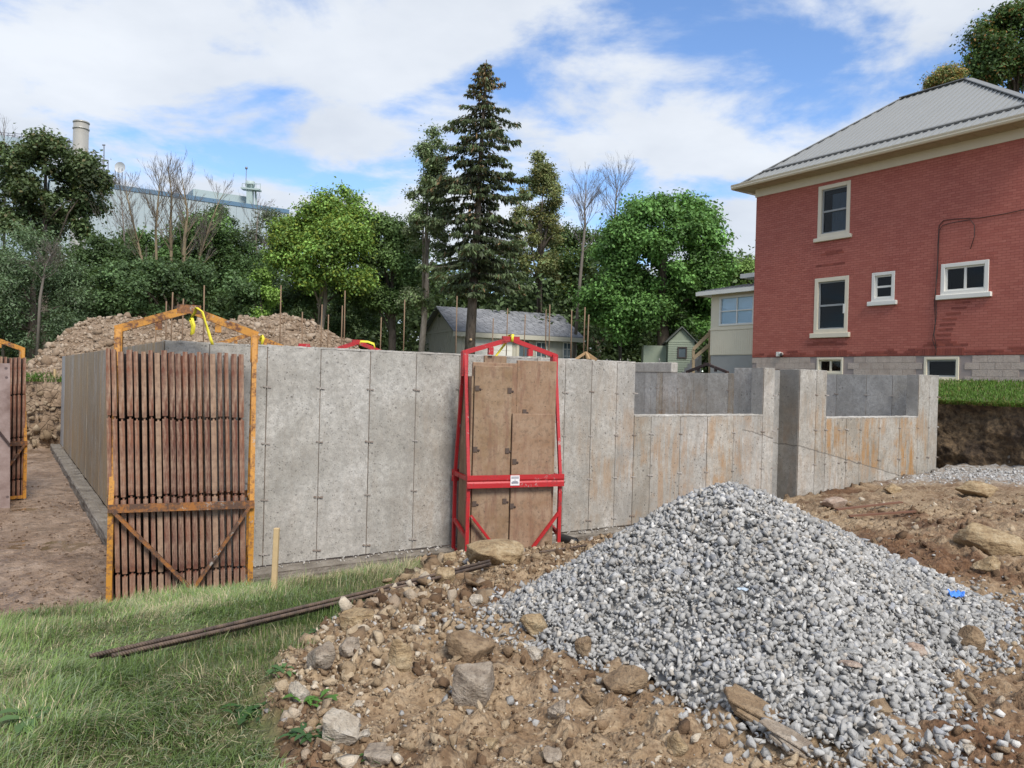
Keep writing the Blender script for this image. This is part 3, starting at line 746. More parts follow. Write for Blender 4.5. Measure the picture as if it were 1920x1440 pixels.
# eaves
EZ = 9.32
eo = MB(); eo.sbox(HA - 0.035, HA, HB0, HB1 + 0.035, 8.97, 9.26); eo.sbox(HA, 28.7, HB1, HB1 + 0.035, 8.97, 9.26)
eo.build('frieze_board', cream, house)
so_ = MB(); so_.sbox(19.15, 29.2, 0.22, 10.42, 9.26, 9.29)
soff = so_.build('soffit', soffit_m, house)
for k in range(20):
    bb = 0.5 + k * 0.5
    MB().sbox(19.2, HA - 0.04, bb - 0.235, bb + 0.235, 9.248, 9.259).build('board', soffit_m, soff)
gu = MB()
for (p, q) in ((site(19.10, 0.1, 0), site(19.10, 10.50, 0)), (site(19.10, 10.50, 0), site(29.3, 10.50, 0))):
    d = (q - p).normalized(); nrm = Vector((d.y, -d.x, 0))
    if nrm.dot(site(19.73, 5, 0) - p) > 0: nrm = -nrm
    prof = [(0, 0), (0.07, 0), (0.11, 0.05), (0.10, 0.085), (0.125, 0.125), (0.13, 0.15), (0, 0.15)]
    gu.prism([p + nrm * x_ + Vector((0, 0, 9.255 + z_)) for x_, z_ in prof], q - p)
gu.build('gutter', cream, house)
AP0, AP1 = (24.2, 4.85, 12.75), (24.2, 7.2, 12.75)
e0, e1, e2, e3 = (19.12, 0.15, EZ + 0.03), (19.12, 10.42, EZ + 0.03), (29.28, 10.42, EZ + 0.03), (29.28, 0.15, EZ + 0.03)
rf = MB()
for poly in ((e0, AP0, AP1, e1), (e1, AP1, e2), (e2, AP1, AP0, e3), (e3, AP0, e0)):
    pts = [site(*p) for p in poly]
    n_ = (pts[1] - pts[0]).cross(pts[2] - pts[0]).normalized()
    if n_.z < 0: n_ = -n_
    rf.prism(pts, -n_ * 0.03)
roof = rf.build('roof', roof_m, house)
slope_n = (site(*AP0) - site(*e0)).cross(site(*e1) - site(*e0)).normalized()
if slope_n.z < 0: slope_n = -slope_n
b_ = 0.35
while b_ < 10.3:
    if b_ > AP1[1]: tt = (10.42 - b_) / (10.42 - AP1[1])
    elif b_ < AP0[1]: tt = (b_ - 0.15) / (AP0[1] - 0.15)
    else: tt = 1.0
    p = site(19.12, b_, EZ + 0.03); q = site(19.12 + (24.2 - 19.12) * tt, b_, EZ + 0.03 + (12.75 - EZ - 0.03) * tt)
    MB().beam(p + slope_n * 0.011, q + slope_n * 0.011, 0.05, 0.034, slope_n).build('rib', roof_m, roof)
    b_ += 0.228
hp = MB()
for p, q in ((e1, AP1), (AP1, AP0), (AP0, e0)): hp.beam(site(*p) + Vector((0, 0, 0.03)), site(*q) + Vector((0, 0, 0.03)), 0.26, 0.03)
hp.build('ridge_cap', roof_dk, roof)
g0, g1 = 0.14, 0.14
def on_slope(tt, b_): return site(19.12 + 5.08 * tt, b_, EZ + 0.03 + (12.75 - EZ - 0.03) * tt)
MB().beam(on_slope(0.16, 0.95) + slope_n * 0.05, on_slope(0.16, 9.85) + slope_n * 0.05, 0.12, 0.05, slope_n).build('snow_guard', roof_dk, roof)
# a further roof behind
rb = MB(); rb.prism([site(29.2, 3.6, 9.4), site(32.5, 3.6, 11.9), site(35.5, 3.6, 9.4)], site(0, -9, 0) - site(0, 0, 0))
rb.build('rear_roof', roof_m, house)
# vent pipe and cables
vp = MB(); vp.tube([site(HA, 8.66, 3.25), site(HA - 0.12, 8.66, 3.25)], 0.06, 12); vp.sbox(HA - 0.06, HA, 8.70, 8.86, 3.17, 3.33)
vp.build('vent', white_p, house)
MB().tube([site(HA - 0.10, 8.62, 3.25), site(HA - 0.25, 8.5, 3.24), site(HA - 0.3, 8.45, 3.17)], 0.045, 8).build('vent_hose', plain('hose_black', (0.03, 0.025, 0.025), 0.6), house)
cab_m = plain('cable_black', (0.045, 0.028, 0.026), 0.6)
def cable(pts, label, off=0.02):
    pp = [site(HA - off, b__, z__) for b__, z__ in pts]
    tag(MB().tube(pp, 0.011, 5).build('wall_cable', cab_m), label, 'cable')
cable([(0.7, 7.12), (1.1, 7.03), (1.6, 7.0), (2.2, 6.99), (2.9, 7.07), (3.2, 7.08), (3.33, 6.95), (3.35, 6.4), (3.33, 5.6), (3.40, 4.8), (3.36, 4.1), (3.42, 3.6), (3.30, 3.3), (3.32, 3.14)], 'black cable running along the brick wall then down to the cellar window')
cable([(3.29, 3.35), (3.37, 3.75), (3.32, 4.3), (3.36, 5.2), (3.32, 6.1), (3.31, 6.8), (3.22, 6.93), (2.9, 6.97), (2.45, 6.98), (2.33, 6.8), (2.32, 6.5), (2.42, 6.15)], 'thin black cable looped over the wide two pane window', 0.045)

# ---- enclosed porch on the back of the house
PA = 20.2
porch = empty('enclosed_porch', site(PA, 12.3, 2.3), 0, 'cream boarded porch with four pane window against the brick house', 'porch')
MB().sbox(PA + 0.02, 26, HB1 + 0.01, 12.35, 1.9, 3.26).build('foundation', plain('porch_concrete', (0.33, 0.325, 0.31), 0.9, 0, 0.15, 3), porch)
hw = (10.28, 11.95, 4.40, 5.53)
mb = MB()
for b0, b1, z0, z1 in cells(HB1 + 0.005, 12.38, 3.27, 5.72, [hw]): mb.sbox(PA, PA + 0.12, b0, b1, z0, z1)
mb.sbox(PA + 0.12, 26, 12.26, 12.38, 3.27, 5.72)
pw = mb.build('wall', cream, porch)
for k in range(23):
    bb = 10.0 + k * 0.102
    MB().sbox(PA - 0.012, PA - 0.0005, bb - 0.048, bb + 0.048, 3.29, 4.22).build('board', cream, pw)
mb = MB(); HA_keep = HA
HA = PA
frame_boxes(mb, *hw, -0.06, 0.03, 0.07); bc, zc = (hw[0] + hw[1]) / 2, (hw[2] + hw[3]) / 2
mb.sbox(PA + 0.01, PA + 0.06, bc - 0.025, bc + 0.025, hw[2] + 0.07, hw[3] - 0.07); mb.sbox(PA + 0.012, PA + 0.058, hw[0] + 0.07, hw[1] - 0.07, zc - 0.02, zc + 0.02)
pwin = mb.build('window', white_p, porch)
for c0, c1 in ((hw[0] + 0.07, bc - 0.025), (bc + 0.025, hw[1] - 0.07)):
    for r0, r1 in ((hw[2] + 0.07, zc - 0.02), (zc + 0.02, hw[3] - 0.07)): MB().sbox(PA + 0.035, PA + 0.04, c0, c1, r0, r1).build('pane', glass_clear, pwin)
blind_m = plain('blind', (0.66, 0.78, 0.84), 0.7, 0, 0.04, 2, 0)
for k in range(20):
    z = hw[2] + 0.08 + k * 0.051
    MB().add([site(PA + 0.055, hw[0] + .07, z), site(PA + 0.055, hw[1] - .07, z), site(PA + 0.07, hw[1] - .07, z + 0.054), site(PA + 0.07, hw[0] + .07, z + 0.054)], [(0, 1, 2, 3)]).build('slat', blind_m, pwin)
MB().sbox(PA - 0.03, PA - 0.001, HB1 + 0.01, 12.39, 4.24, 4.32).build('rail', cream, porch)
HA = HA_keep
pr = MB(); pr.prism([site(PA - 0.35, HB1 + 0.01, 5.74), site(PA - 0.35, 12.75, 5.74), site(PA + 1.9, 12.0, 6.18), site(PA + 1.9, HB1 + 0.01, 6.18)], (0, 0, 0.04))
prf = pr.build('roof', roof_m, porch)
for k in range(11):
    bb = 10.05 + 0.23 * k
    MB().beam(site(PA - 0.35, bb, 5.795), site(PA + 1.9, bb, 6.235), 0.04, 0.02).build('rib', roof_m, prf)
pf = MB(); pf.sbox(PA - 0.42, PA - 0.30, HB1 + 0.01, 12.82, 5.60, 5.75); pf.sbox(PA - 0.3, PA + 5, 12.72, 12.82, 5.60, 5.75)
pf.build('gutter', white_p, porch)
MB().sbox(PA + 1.9, 26, HB1 + 0.01, 11.9, 5.73, 6.42).build('upper_wall', plain('porch_grey', (0.35, 0.36, 0.33), 0.8), porch)
up = MB(); up.sbox(PA + 1.5, 26.2, HB1 + 0.01, 12.25, 6.43, 6.6); up.build('upper_roof', white_p, porch)

# ---- wooden stair rail beside the porch
wood_new = plain('pale_lumber', (0.42, 0.31, 0.19), 0.8, 0, 0.2, 5)
sr_ = empty('stair_rail', at(1300, 690, 31), 0, 'pale lumber stair rail climbing to the cream porch', 'railing')
for px, y0, y1 in ((1300, 655, 712), (1331, 618, 700)):
    MB().beam(at(px, y1, 31), at(px, y0, 31), 0.1, 0.1, (0, 1, 0)).build('post', wood_new, sr_)
for ya, yb in ((655, 622), (672, 644)):
    MB().beam(at(1300, ya, 30.95), at(1333, yb, 30.95), 0.05, 0.13).build('rail', wood_new, sr_)
st_m = plain('stair_grey', (0.40, 0.37, 0.34), 0.9)
stair = empty('porch_stairs', at(1310, 700, 31.4), 0, 'grey concrete steps under the lumber rail by the porch', 'steps')
for k in range(5):
    p = at(1306 + 5.5 * k, 0, 31.5); MB().box((p.x, p.y, 2.2), (p.x + 0.13, p.y + 0.9, 2.62 + 0.17 * k)).build('step', st_m, stair)

# ---- garage beyond the site
t = NT('grey_boards'); v = t.world(); garage_m = t.fin(t.mix(t.noise(v, 2.5, 5, 0.6), (0.42, 0.40, 0.33), (0.54, 0.515, 0.43)), 0.85)
t = NT('asphalt_shingle'); v = t.coord('Object')
sh_b = t.n('ShaderNodeTexBrick'); t.l(t.coord('Object', scale=(1, 1, 1)), sh_b.inputs['Vector'])
shingle_a = t.mix(t.rand(), (0.15, 0.155, 0.17), (0.30, 0.305, 0.325)); t.bump(t.noise(v, 60, 3), 0.4, 0.01); shingle_m = t.fin(t.mix(t.noise(v, 9, 4), shingle_a, (0.20, 0.205, 0.22)), 0.95)
GP = at(855, 660, 40); GP.z = 2.2
th = R(25); L_, Wd = 7.2, 5.0
garage = empty('garage', GP, th, 'grey board and batten garage with shingle roof behind the spruce trunk', 'garage', w=False)
EV, RG = 4.62 - 2.2, 5.92 - 2.2
gw = MB(); gw.prism([(0, 0, 0), (0, Wd, 0), (0, Wd, EV), (0, Wd / 2, RG), (0, 0, EV)], (0.12, 0, 0))
gw.prism([(L_ - 0.12, 0, 0), (L_ - 0.12, Wd, 0), (L_ - 0.12, Wd, EV), (L_ - 0.12, Wd / 2, RG), (L_ - 0.12, 0, EV)], (0.12, 0, 0))
gw.box((0.12, 0, 0), (L_ - 0.12, 0.12, EV)); gw.box((0.12, Wd - 0.12, 0), (L_ - 0.12, Wd, EV))
gwall = gw.build('wall', garage_m, garage)
for k in range(25):
    x = 0.03 + k * 0.297
    MB().box((x - 0.02, -0.022, 0), (x + 0.02, -0.001, EV - 0.05)).build('batten', garage_m, gwall)
for k in range(1, 17):
    y = k * 0.297; zt = EV + (RG - EV) * (1 - abs(y - Wd / 2) / (Wd / 2)) - 0.06
    MB().box((-0.022, y - 0.02, 0), (-0.001, y + 0.02, zt)).build('batten', garage_m, gwall)
MB().box((-0.03, 0.0, EV - 0.06), (-0.023, Wd, EV + 0.06)).build('band', garage_m, gwall)
sl = math.hypot(Wd / 2 + 0.35, (RG - EV) * (Wd / 2 + 0.35) / (Wd / 2)); an = math.atan2(RG - EV, Wd / 2)
rfm = MB()
for sgn in (1, -1):
    y0 = Wd / 2 - sgn * (Wd / 2 + 0.35); z0 = EV - (RG - EV) * 0.35 / (Wd / 2)
    rfm.prism([(-0.3, y0, z0 + 0.03), (L_ + 0.3, y0, z0 + 0.03), (L_ + 0.3, Wd / 2, RG + 0.03), (-0.3, Wd / 2, RG + 0.03)], (0, 0, 0.06))
groof = rfm.build('roof', shingle_m, garage)
shm = [MB().box((0, 0, 0), (w_, 0.2, 0.012)).mesh('shingle', shingle_m) for w_ in (0.31, 0.31)]
rows_ = 15; sc = 0
for r_ in range(rows_):
    x = -0.3 + (0.16 if r_ % 2 else 0)
    while x < L_ - 0.05:
        yy = -0.35 + (Wd / 2 + 0.35) * r_ / rows_; zz = EV - (RG - EV) * 0.35 / (Wd / 2) + (RG - EV + (RG - EV) * 0.35 / (Wd / 2)) * r_ / rows_ + 0.095
        put('shingle', shm[0], groof, Matrix.Translation((x, yy, zz + 0.004 * random.random())) @ Matrix.Rotation(an, 4, 'X')); x += 0.42 if r_ % 3 else 0.37; sc += 1
MB().box((-0.32, -0.36, EV - 0.36), (L_ + 0.3, -0.34, EV - 0.12)).build('fascia', garage_m, garage)
gd_ = empty_part = MB().box((0.75, -0.04, 0), (3.2, -0.025, 2.1)).build('garage_door', white_p, garage)
for k in range(4):
    for j in range(3): MB().box((0.8 + k * 0.6, -0.052, 0.08 + j * 0.68), (1.34 + k * 0.6, -0.041, 0.68 + j * 0.68)).build('panel', white_p, gd_)
def simple_win(parent, x0, x1, z0, z1, nx_, nz_, mat=white_p, y=-0.03):
    f_ = MB()
    for a0, a1, c0, c1 in ((x0, x0 + .06, z0, z1), (x1 - .06, x1, z0, z1), (x0 + .06, x1 - .06, z0, z0 + .06), (x0 + .06, x1 - .06, z1 - .06, z1)): f_.box((a0, y - 0.03, c0), (a1, y, c1))
    for i in range(1, nx_): x = x0 + (x1 - x0) * i / nx_; f_.box((x - .015, y - 0.02, z0 + .06), (x + .015, y, z1 - .06))
    for i in range(1, nz_): z = z0 + (z1 - z0) * i / nz_; f_.box((x0 + .06, y - 0.021, z - .015), (x1 - .06, y - 0.001, z + .015))
    o = f_.build('window', mat, parent)
    MB().box((x0 + .05, y, z0 + .05), (x1 - .05, y + 0.005, z1 - .05)).build('pane', pane_dark, o)
    return o
t = NT('far_pane'); pane_dark = t.fin((0.10, 0.13, 0.15), 0.08, spec=0.6)
simple_win(garage, 4.62, 5.3, 0.35, 2.0, 2, 4); simple_win(garage, 6.3, 6.85, 0.5, 2.05, 2, 4)
dd = MB().box((3.45, -0.05, 0), (4.35, -0.024, 2.15)).build('door', plain('door_cream', (0.52, 0.48, 0.38), 0.6), garage)
MB().box((3.62, -0.056, 1.0), (4.18, -0.051, 2.0)).build('pane', pane_dark, dd)

# ---- little playhouse under the maple
PP = at(1252, 690, 36); PP.z = 2.35
play = empty('playhouse', PP, R(-6), 'small pale green playhouse with one dark window under the maple', 'playhouse', w=False)
pg = plain('pale_green_siding', (0.26, 0.30, 0.23), 0.8, 0, 0.1, 4)
pm = MB(); pm.prism([(0, 0, 0), (1.2, 0, 0), (1.2, 0, 1.75), (0.6, 0, 2.35), (0, 0, 1.75)], (0, 2.2, 0))
pwl = pm.build('wall', pg, play)
for k in range(17):
    z = 0.02 + k * 0.105; w0 = 0.0
    MB().add([(0.0, -0.022, z), (1.2, -0.022, z), (1.2, -0.004, z + 0.1), (0.0, -0.004, z + 0.1), (0.0, -0.001, z), (1.2, -0.001, z)], [(0, 1, 2, 3), (0, 4, 5, 1)]).build('plank', pg, pwl)
pr_ = MB(); pr_.prism([(-0.12, -0.15, 1.66), (0.6, -0.15, 2.38), (1.32, -0.15, 1.66), (1.32, -0.15, 1.72), (0.6, -0.15, 2.45), (-0.12, -0.15, 1.72)], (0, 2.5, 0))
pr_.build('roof', plain('play_roof', (0.10, 0.11, 0.10), 0.9), play)
simple_win(play, 0.42, 0.86, 0.95, 1.48, 1, 1, plain('dark_trim', (0.06, 0.045, 0.04), 0.7))
MB().box((-1.1, 0.6, 0), (-0.02, 2.2, 1.55)).build('side_shed', pg, play)

# ---- factory on the skyline
t = NT('pale_cladding'); v = t.coord('Object', ref)
wv = t.n('ShaderNodeTexWave'); wv.inputs['Scale'].default_value = 0.9; t.l(v, wv.inputs['Vector'])
clad = t.fin(t.mix(t.noise(v, 0.12, 4), (0.30, 0.365, 0.395), (0.37, 0.425, 0.45)), 0.6)
blue_t = plain('blue_trim', (0.09, 0.17, 0.26), 0.5)
fac = empty('factory_building', site(35, 116, 3), 0, 'long pale blue factory wall with dark blue roof edge rising behind the trees', 'building')
MB().sbox(2, 35.15, 116, 150, 0, 28.0).build('wall', clad, fac)
for k in range(28):
    a_ = 2.6 + k * 1.19
    MB().sbox(a_ - 0.57, a_ + 0.57, 115.9, 115.995, 0, 27.98).build('cladding_panel', clad, fac)
MB().sbox(1.9, 35.3, 115.8, 150.2, 28.01, 28.65).build('roof_edge', blue_t, fac)
MB().sbox(21, 29, 118, 128, 28.66, 30.2).build('raised_roof', plain('clad_dim', (0.33, 0.40, 0.40), 0.6), fac)
MB().sbox(35.2, 39.5, 122, 150, 0, 26.2).build('wing', clad, fac)
MB().sbox(35.2, 39.7, 121.8, 150, 26.21, 26.7).build('wing_edge', blue_t, fac)
MB().sbox(-25, 1.8, 119, 150, 0, 33.8).build('tower_block', plain('clad_blue', (0.30, 0.38, 0.44), 0.6), fac)
steel = plain('galvanised', (0.40, 0.385, 0.35), 0.4, 0.35, 0.12, 0.8, 0)
dim_steel = plain('catwalk_steel', (0.22, 0.23, 0.26), 0.6, 0.3)
stp = at(141, 600, 108)
stack = empty('chimney_stack', (stp.x, stp.y, 3), 0, 'tall round steel chimney stack on the factory', 'chimney')
zt = at(141, 228, 108).z
MB().tube([(stp.x, stp.y, 3), (stp.x + 0.25, stp.y, zt)], 0.99, 32).build('pipe', steel, stack)
for py in (230, 242, 285, 309, 333):
    z = at(141, py, 108).z; x = stp.x + 0.25 * (z - 3) / (zt - 3); MB().tube([(x, stp.y, z - 0.08), (x, stp.y, z + 0.08)], 1.07, 32).build('ring', steel, stack)
def catwalk(px0, px1, pyd, Y, hgt, label, slope=0.0, dep=1.2):
    e = empty('catwalk', at(px0, pyd, Y), 0, label, 'catwalk')
    p, q = at(px0, pyd, Y), at(px1, pyd + slope, Y); dv = Vector((0, dep, 0))
    MB().prism([p, q, q + dv, p + dv], (0, 0, -0.25)).build('deck', dim_steel, e)
    for off in (Vector((0, 0, 0)), dv):
        for k in range(5): s_ = p.lerp(q, k / 4) + off; MB().beam(s_, s_ + Vector((0, 0, hgt)), 0.09, 0.09, (0, 1, 0)).build('post', dim_steel, e)
        for hh in (0.5, 1.0): MB().beam(p + off + Vector((0, 0, hgt * hh)), q + off + Vector((0, 0, hgt * hh)), 0.08, 0.08).build('rail', dim_steel, e)
    for k in range(4): s_ = p.lerp(q, (k + 0.5) / 4); MB().beam(s_ + Vector((0, 0, -0.25)), s_ + Vector((0, dep / 2, -1.6)), 0.1, 0.1).build('brace', dim_steel, e)
    return e
catwalk(92, 130, 266, 107, 1.15, 'grey steel catwalk with railing joining the chimney stack high up', 10)
catwalk(155, 194, 313, 107, 1.5, 'steel railed platform low beside the chimney stack', 3)
catwalk(-10, 40, 262, 110, 1.1, 'steel walkway along the roof at the far edge of the factory', 4)
lm = empty('roof_lamp_mast', at(195, 330, 107), 0, 'thin lamp mast standing by the stack platform', 'mast')
MB().beam(at(195, 330, 107), at(195, 273, 107), 0.1, 0.1, (0, 1, 0)).build('pole', dim_steel, lm); MB().beam(at(192, 272, 107), at(197, 272, 107), 0.2, 0.15).build('lamp', dim_steel, lm)
dish = empty('satellite_dish', at(226, 345, 112), 0, 'round white satellite dish on the factory roof', 'dish')
dc = at(225, 314, 112); n = 24
dvs = [dc + Vector((0.80 * math.cos(6.2832 * i / n), -0.05, 0.80 * math.sin(6.2832 * i / n))) for i in range(n)] + [dc + Vector((0.45 * math.cos(6.2832 * i / n), 0.14, 0.45 * math.sin(6.2832 * i / n))) for i in range(n)] + [dc + Vector((0, 0.2, 0))]
MB().add(dvs, [(i, (i + 1) % n, n + (i + 1) % n, n + i) for i in range(n)] + [(n + i, n + (i + 1) % n, 2 * n) for i in range(n)], True).build('reflector', plain('dish_grey', (0.5, 0.52, 0.54), 0.6), dish)
for px in (216, 229): MB().beam(at(px, 347, 112.1), at(px, 316, 112.1), 0.1, 0.1, (0, 1, 0)).build('leg', dim_steel, dish)
vt = empty('roof_vent_tower', at(472, 385, 123), 0, 'pale green vent tower with railed platform on the factory roof', 'vent')
vg = plain('vent_green', (0.36, 0.44, 0.43), 0.6)
MB().beam(at(469, 386, 122), at(469, 356, 122), 0.9, 0.9, (0, 1, 0)).build('shaft', vg, vt); MB().beam(at(480, 386, 122.5), at(479, 356, 122.5), 0.25, 0.25, (0, 1, 0)).build('leg', vg, vt)
MB().beam(at(454, 354, 122), at(488, 357, 122), 1.4, 0.25).build('platform', vg, vt); MB().tube([at(462, 345, 122), at(476, 346, 122)], 0.55, 12).build('fan_housing', vg, vt)
for px in (454, 462, 471, 480, 488): MB().beam(at(px, 356, 121.4), at(px, 344, 121.4), 0.08, 0.08, (0, 1, 0)).build('post', vg, vt)
MB().beam(at(454, 344, 121.4), at(488, 345, 121.4), 0.08, 0.08).build('rail', vg, vt)
MB().beam(at(461, 346, 122), at(462, 316, 122), 0.08, 0.08, (0, 1, 0)).build('mast', dim_steel, vt); MB().tube([at(462, 317, 122), at(462, 313, 122)], 0.2, 8).build('beacon', dim_steel, vt)

# ================================================================== trees
def leaf_material(name, trans=0.3, rough=0.55):
    t = NT(name); c = t.attr('tint')
    t.fin(c, rough, spec=0.3)
    tl = t.n('ShaderNodeBsdfTranslucent'); t.l(t.mix(0.5, c, (0.16, 0.22, 0.03)), tl.inputs[0])
    ms = t.n('ShaderNodeMixShader'); ms.inputs[0].default_value = trans
    t.l(t.b.outputs[0], ms.inputs[1]); t.l(tl.outputs[0], ms.inputs[2]); t.l(ms.outputs[0], t.out.inputs[0])
    return t.m
leaf_m = leaf_material('leaves'); needle_m = leaf_material('needles', 0.12)
t = NT('bark'); v = t.coord('Object', scale=(1, 1, 0.25))
n1 = t.noise(v, 14, 5, 0.65); t.bump(n1, 0.8, 0.03)
bark_m = t.fin(t.ramp(n1, [(0.3, (0.055, 0.042, 0.033)), (0.6, (0.15, 0.12, 0.095))]), 0.95)
t = NT('pale_bark'); v = t.coord('Object', scale=(1, 1, 0.3))
n1 = t.noise(v, 9, 5, 0.65); t.bump(n1, 0.6, 0.02)
pale_bark = t.fin(t.ramp(n1, [(0.3, (0.17, 0.14, 0.11)), (0.65, (0.34, 0.29, 0.235))]), 0.9)
tan_bark = plain('tan_bark', (0.20, 0.155, 0.095), 0.9, 0, 0.3, 7)
twig_m = plain('grey_twig', (0.17, 0.145, 0.125), 0.9, 0, 0.2, 4, 0)

def unit(a): return a / np.maximum(np.linalg.norm(a, axis=1, keepdims=True), 1e-6)
def leaf_mesh(name, pos, nrm, along, ln, wd, col, mat):
    """rhombic leaves"""
    nrm = unit(nrm); along = unit(along - nrm * (along * nrm).sum(1, keepdims=True)); side = np.cross(nrm, along)
    ln = np.asarray(ln).reshape(-1, 1); wd = np.asarray(wd).reshape(-1, 1)
    V = np.stack([pos - along * ln * 0.5, pos + side * wd * 0.5 - along * ln * 0.05 + nrm * wd * 0.12, pos + along * ln * 0.5, pos - side * wd * 0.5 - along * ln * 0.05 + nrm * wd * 0.12], 1).reshape(-1, 3)
    n = len(pos)
    return np_mesh(name, V, np.arange(4 * n).reshape(n, 4), mat, False, np.repeat(col, 4, axis=0))
def leaf_cloud(name, C, r, per, leaf, rng, base, alt=None, alt_p=0.2, squash=0.75, var=0.25, mat=None, upb=0.55, aspect=0.6, droop=0.0):
    k = len(C); C = np.asarray(C, float); r = np.asarray(r, float)
    leaf = leaf * 0.72; per = per * 1.6
    per = np.maximum(6, (per * (r / r.mean()) ** 2).astype(int))
    ii = np.repeat(np.arange(k), per); n = len(ii)
    d = unit(rng.normal(size=(n, 3)))
    rad = r[ii] * (0.35 + 0.75 * rng.random(n) ** 0.6)
    rad *= 1 + 0.38 * rng.normal(size=n)
    pos = C[ii] + d * rad[:, None] * np.array([1, 1, squash])
    nrm = d * 0.6 + rng.normal(size=(n, 3)) * 0.55 + np.array([0, 0, upb])
    al = rng.normal(size=(n, 3)) + d * 0.6 - np.array([0, 0, droop])
    base = np.asarray(base) * 2.55; base = base * 0.84 + 0.16 * base.mean()
    alt = None if alt is None else np.asarray(alt) * 1.5
    cl = 1 + var * rng.normal(size=k)
    col = base[None] * np.clip(cl[ii] * (1 + 0.28 * rng.normal(size=n)), 0.35, 2.4)[:, None]
    if alt is not None:
        pick = (rng.random(n) < alt_p * (0.5 + rng.random(k)[ii]))
        col[pick] = np.asarray(alt)[None] * (0.8 + 0.4 * rng.random(pick.sum()))[:, None]
    sz = leaf * (0.65 + 0.7 * rng.random(n))
    return leaf_mesh(name, pos, nrm, al, sz, sz * aspect, col, mat or leaf_m)
def ellipsoid_clumps(rng, c, R3, n, inner=0.45, low=-1.0):
    d = unit(rng.normal(size=(n * 3, 3))); d = d[d[:, 2] > low][:n]
    s = (inner + (1 - inner) * rng.random(len(d)) ** 0.5)
    return np.asarray(c) + d * s[:, None] * np.asarray(R3)
def limbs(mb, base, top, clumps, rad, rng, n=10, sides=6):
    base, top = Vector(base), Vector(top)
    mid = base.lerp(top, 0.5) + Vector((rng.normal() * 0.15, rng.normal() * 0.15, 0))
    mb.tube([base - Vector((0, 0, 0.3)), base.lerp(mid, 0.5), mid, top], [rad * 1.15, rad, rad * 0.8, rad * 0.35], 9)
    for i in rng.choice(len(clumps), min(n, len(clumps)), replace=False):
        q = Vector(clumps[i]); s = base.lerp(top, 0.3 + 0.6 * rng.random())
        if q.z < s.z: s = base.lerp(top, 0.3)
        m_ = s.lerp(q, 0.5) + Vector((0, 0, 0.15 * (q - s).length))
        mb.tube([s, m_, q], [rad * 0.38, rad * 0.22, rad * 0.06], sides)
def leafy(name, label, px, py, Y, rx, ry, base_c, n_cl, per, leaf, seed, depth=0.8, alt=None, alt_p=0.2, group='trees behind the site', cat='tree', clump=0.30, trunk_px=None, low=-0.8, inner=0.45, rad=0.2, trunk=True, var=0.25, bark=None, extra=(), **kw):
    """px,py: where the crown centre stands in the view at distance Y; rx, ry: its half size in photo pixels"""
    rng = np.random.default_rng(seed)
    c = at(px, py, Y); sc_ = Y / FPX; R3 = (rx * sc_, rx * sc_ * depth, ry * sc_)
    tp = at(trunk_px if trunk_px else px, 700, Y); zb = gz(tp.x, tp.y)
    e = empty(name, (tp.x, tp.y, zb), 0, label, cat, group)
    cl = ellipsoid_clumps(rng, c, R3, n_cl, inner, low)
    for (ex, ey, erx, ery, en) in extra:
        ce = at(ex, ey, Y); cl = np.vstack([cl, ellipsoid_clumps(rng, ce, (erx * sc_, erx * sc_ * depth, ery * sc_), en, inner, low)])
    r_ = clump * min(R3[0], R3[2]) * (0.7 + 0.6 * rng.random(len(cl)))
    me = leaf_cloud(name + '_crown', cl, r_, per, leaf, rng, base_c, alt, alt_p, var=var, **kw)
    if trunk:
        mb = MB(); limbs(mb, (tp.x, tp.y, zb), c + Vector((0, 0, R3[2] * 0.4)), cl, rad, rng)
        mb.build('trunk', bark or bark_m, e)
    put('crown', me, e)
    return e
GRN = (0.045, 0.085, 0.018); DK = (0.034, 0.06, 0.02); LT = (0.10, 0.165, 0.022); OLV = (0.075, 0.095, 0.03)
# left side
leafy('oak_tree', 'dark ragged oak in front of the chimney stack', 85, 345, 44, 105, 88, (0.042, 0.062, 0.022), 50, 300, 0.30, 101, alt=(0.10, 0.09, 0.04), alt_p=0.08, clump=0.22, inner=0.2, low=-0.9, extra=[(170, 340, 26, 40, 6), (60, 430, 95, 34, 18)])
leafy('willow_shrub', 'grey green bushy tree at the far edge beside the soil pile', 60, 555, 33, 120, 115, (0.045, 0.072, 0.032), 60, 520, 0.18, 102, alt=(0.10, 0.12, 0.08), alt_p=0.15, clump=0.28, droop=0.6, aspect=0.4)
leafy('hedgerow_tree', 'mid green tree between the oak and the bare trunks', 200, 530, 37, 80, 95, (0.035, 0.062, 0.018), 40, 420, 0.2, 103, clump=0.32)
leafy('hedgerow_tree', 'round green tree directly behind the bare trunks', 285, 512, 40, 98, 70, (0.045, 0.085, 0.02), 60, 420, 0.22, 104, clump=0.28, extra=[(380, 438, 44, 40, 12)])
leafy('hedgerow_tree', 'dark green low tree behind the orange rack arch', 330, 560, 35, 150, 70, DK, 50, 380, 0.2, 105, clump=0.3)
leafy('young_conifer', 'narrow dark conifer beside the bare trunks', 412, 470, 45, 32, 80, (0.03, 0.05, 0.022), 24, 300, 0.2, 106, clump=0.5)
leafy('hedgerow_tree', 'dark leafy tree left of the bright yellow green tree', 455, 535, 41, 62, 85, (0.035, 0.068, 0.018), 42, 380, 0.2, 107, clump=0.32)
leafy('ash_tree', 'thin dull tree in front of the end of the factory', 505, 460, 47, 42, 70, (0.07, 0.085, 0.05), 18, 160, 0.2, 108, clump=0.4, rad=0.12)
leafy('maple_sapling', 'low bright yellow green bush at the edge of the wood', 487, 560, 35.5, 32, 48, (0.10, 0.17, 0.022), 18, 330, 0.17, 109, clump=0.4, rad=0.07, cat='bush')
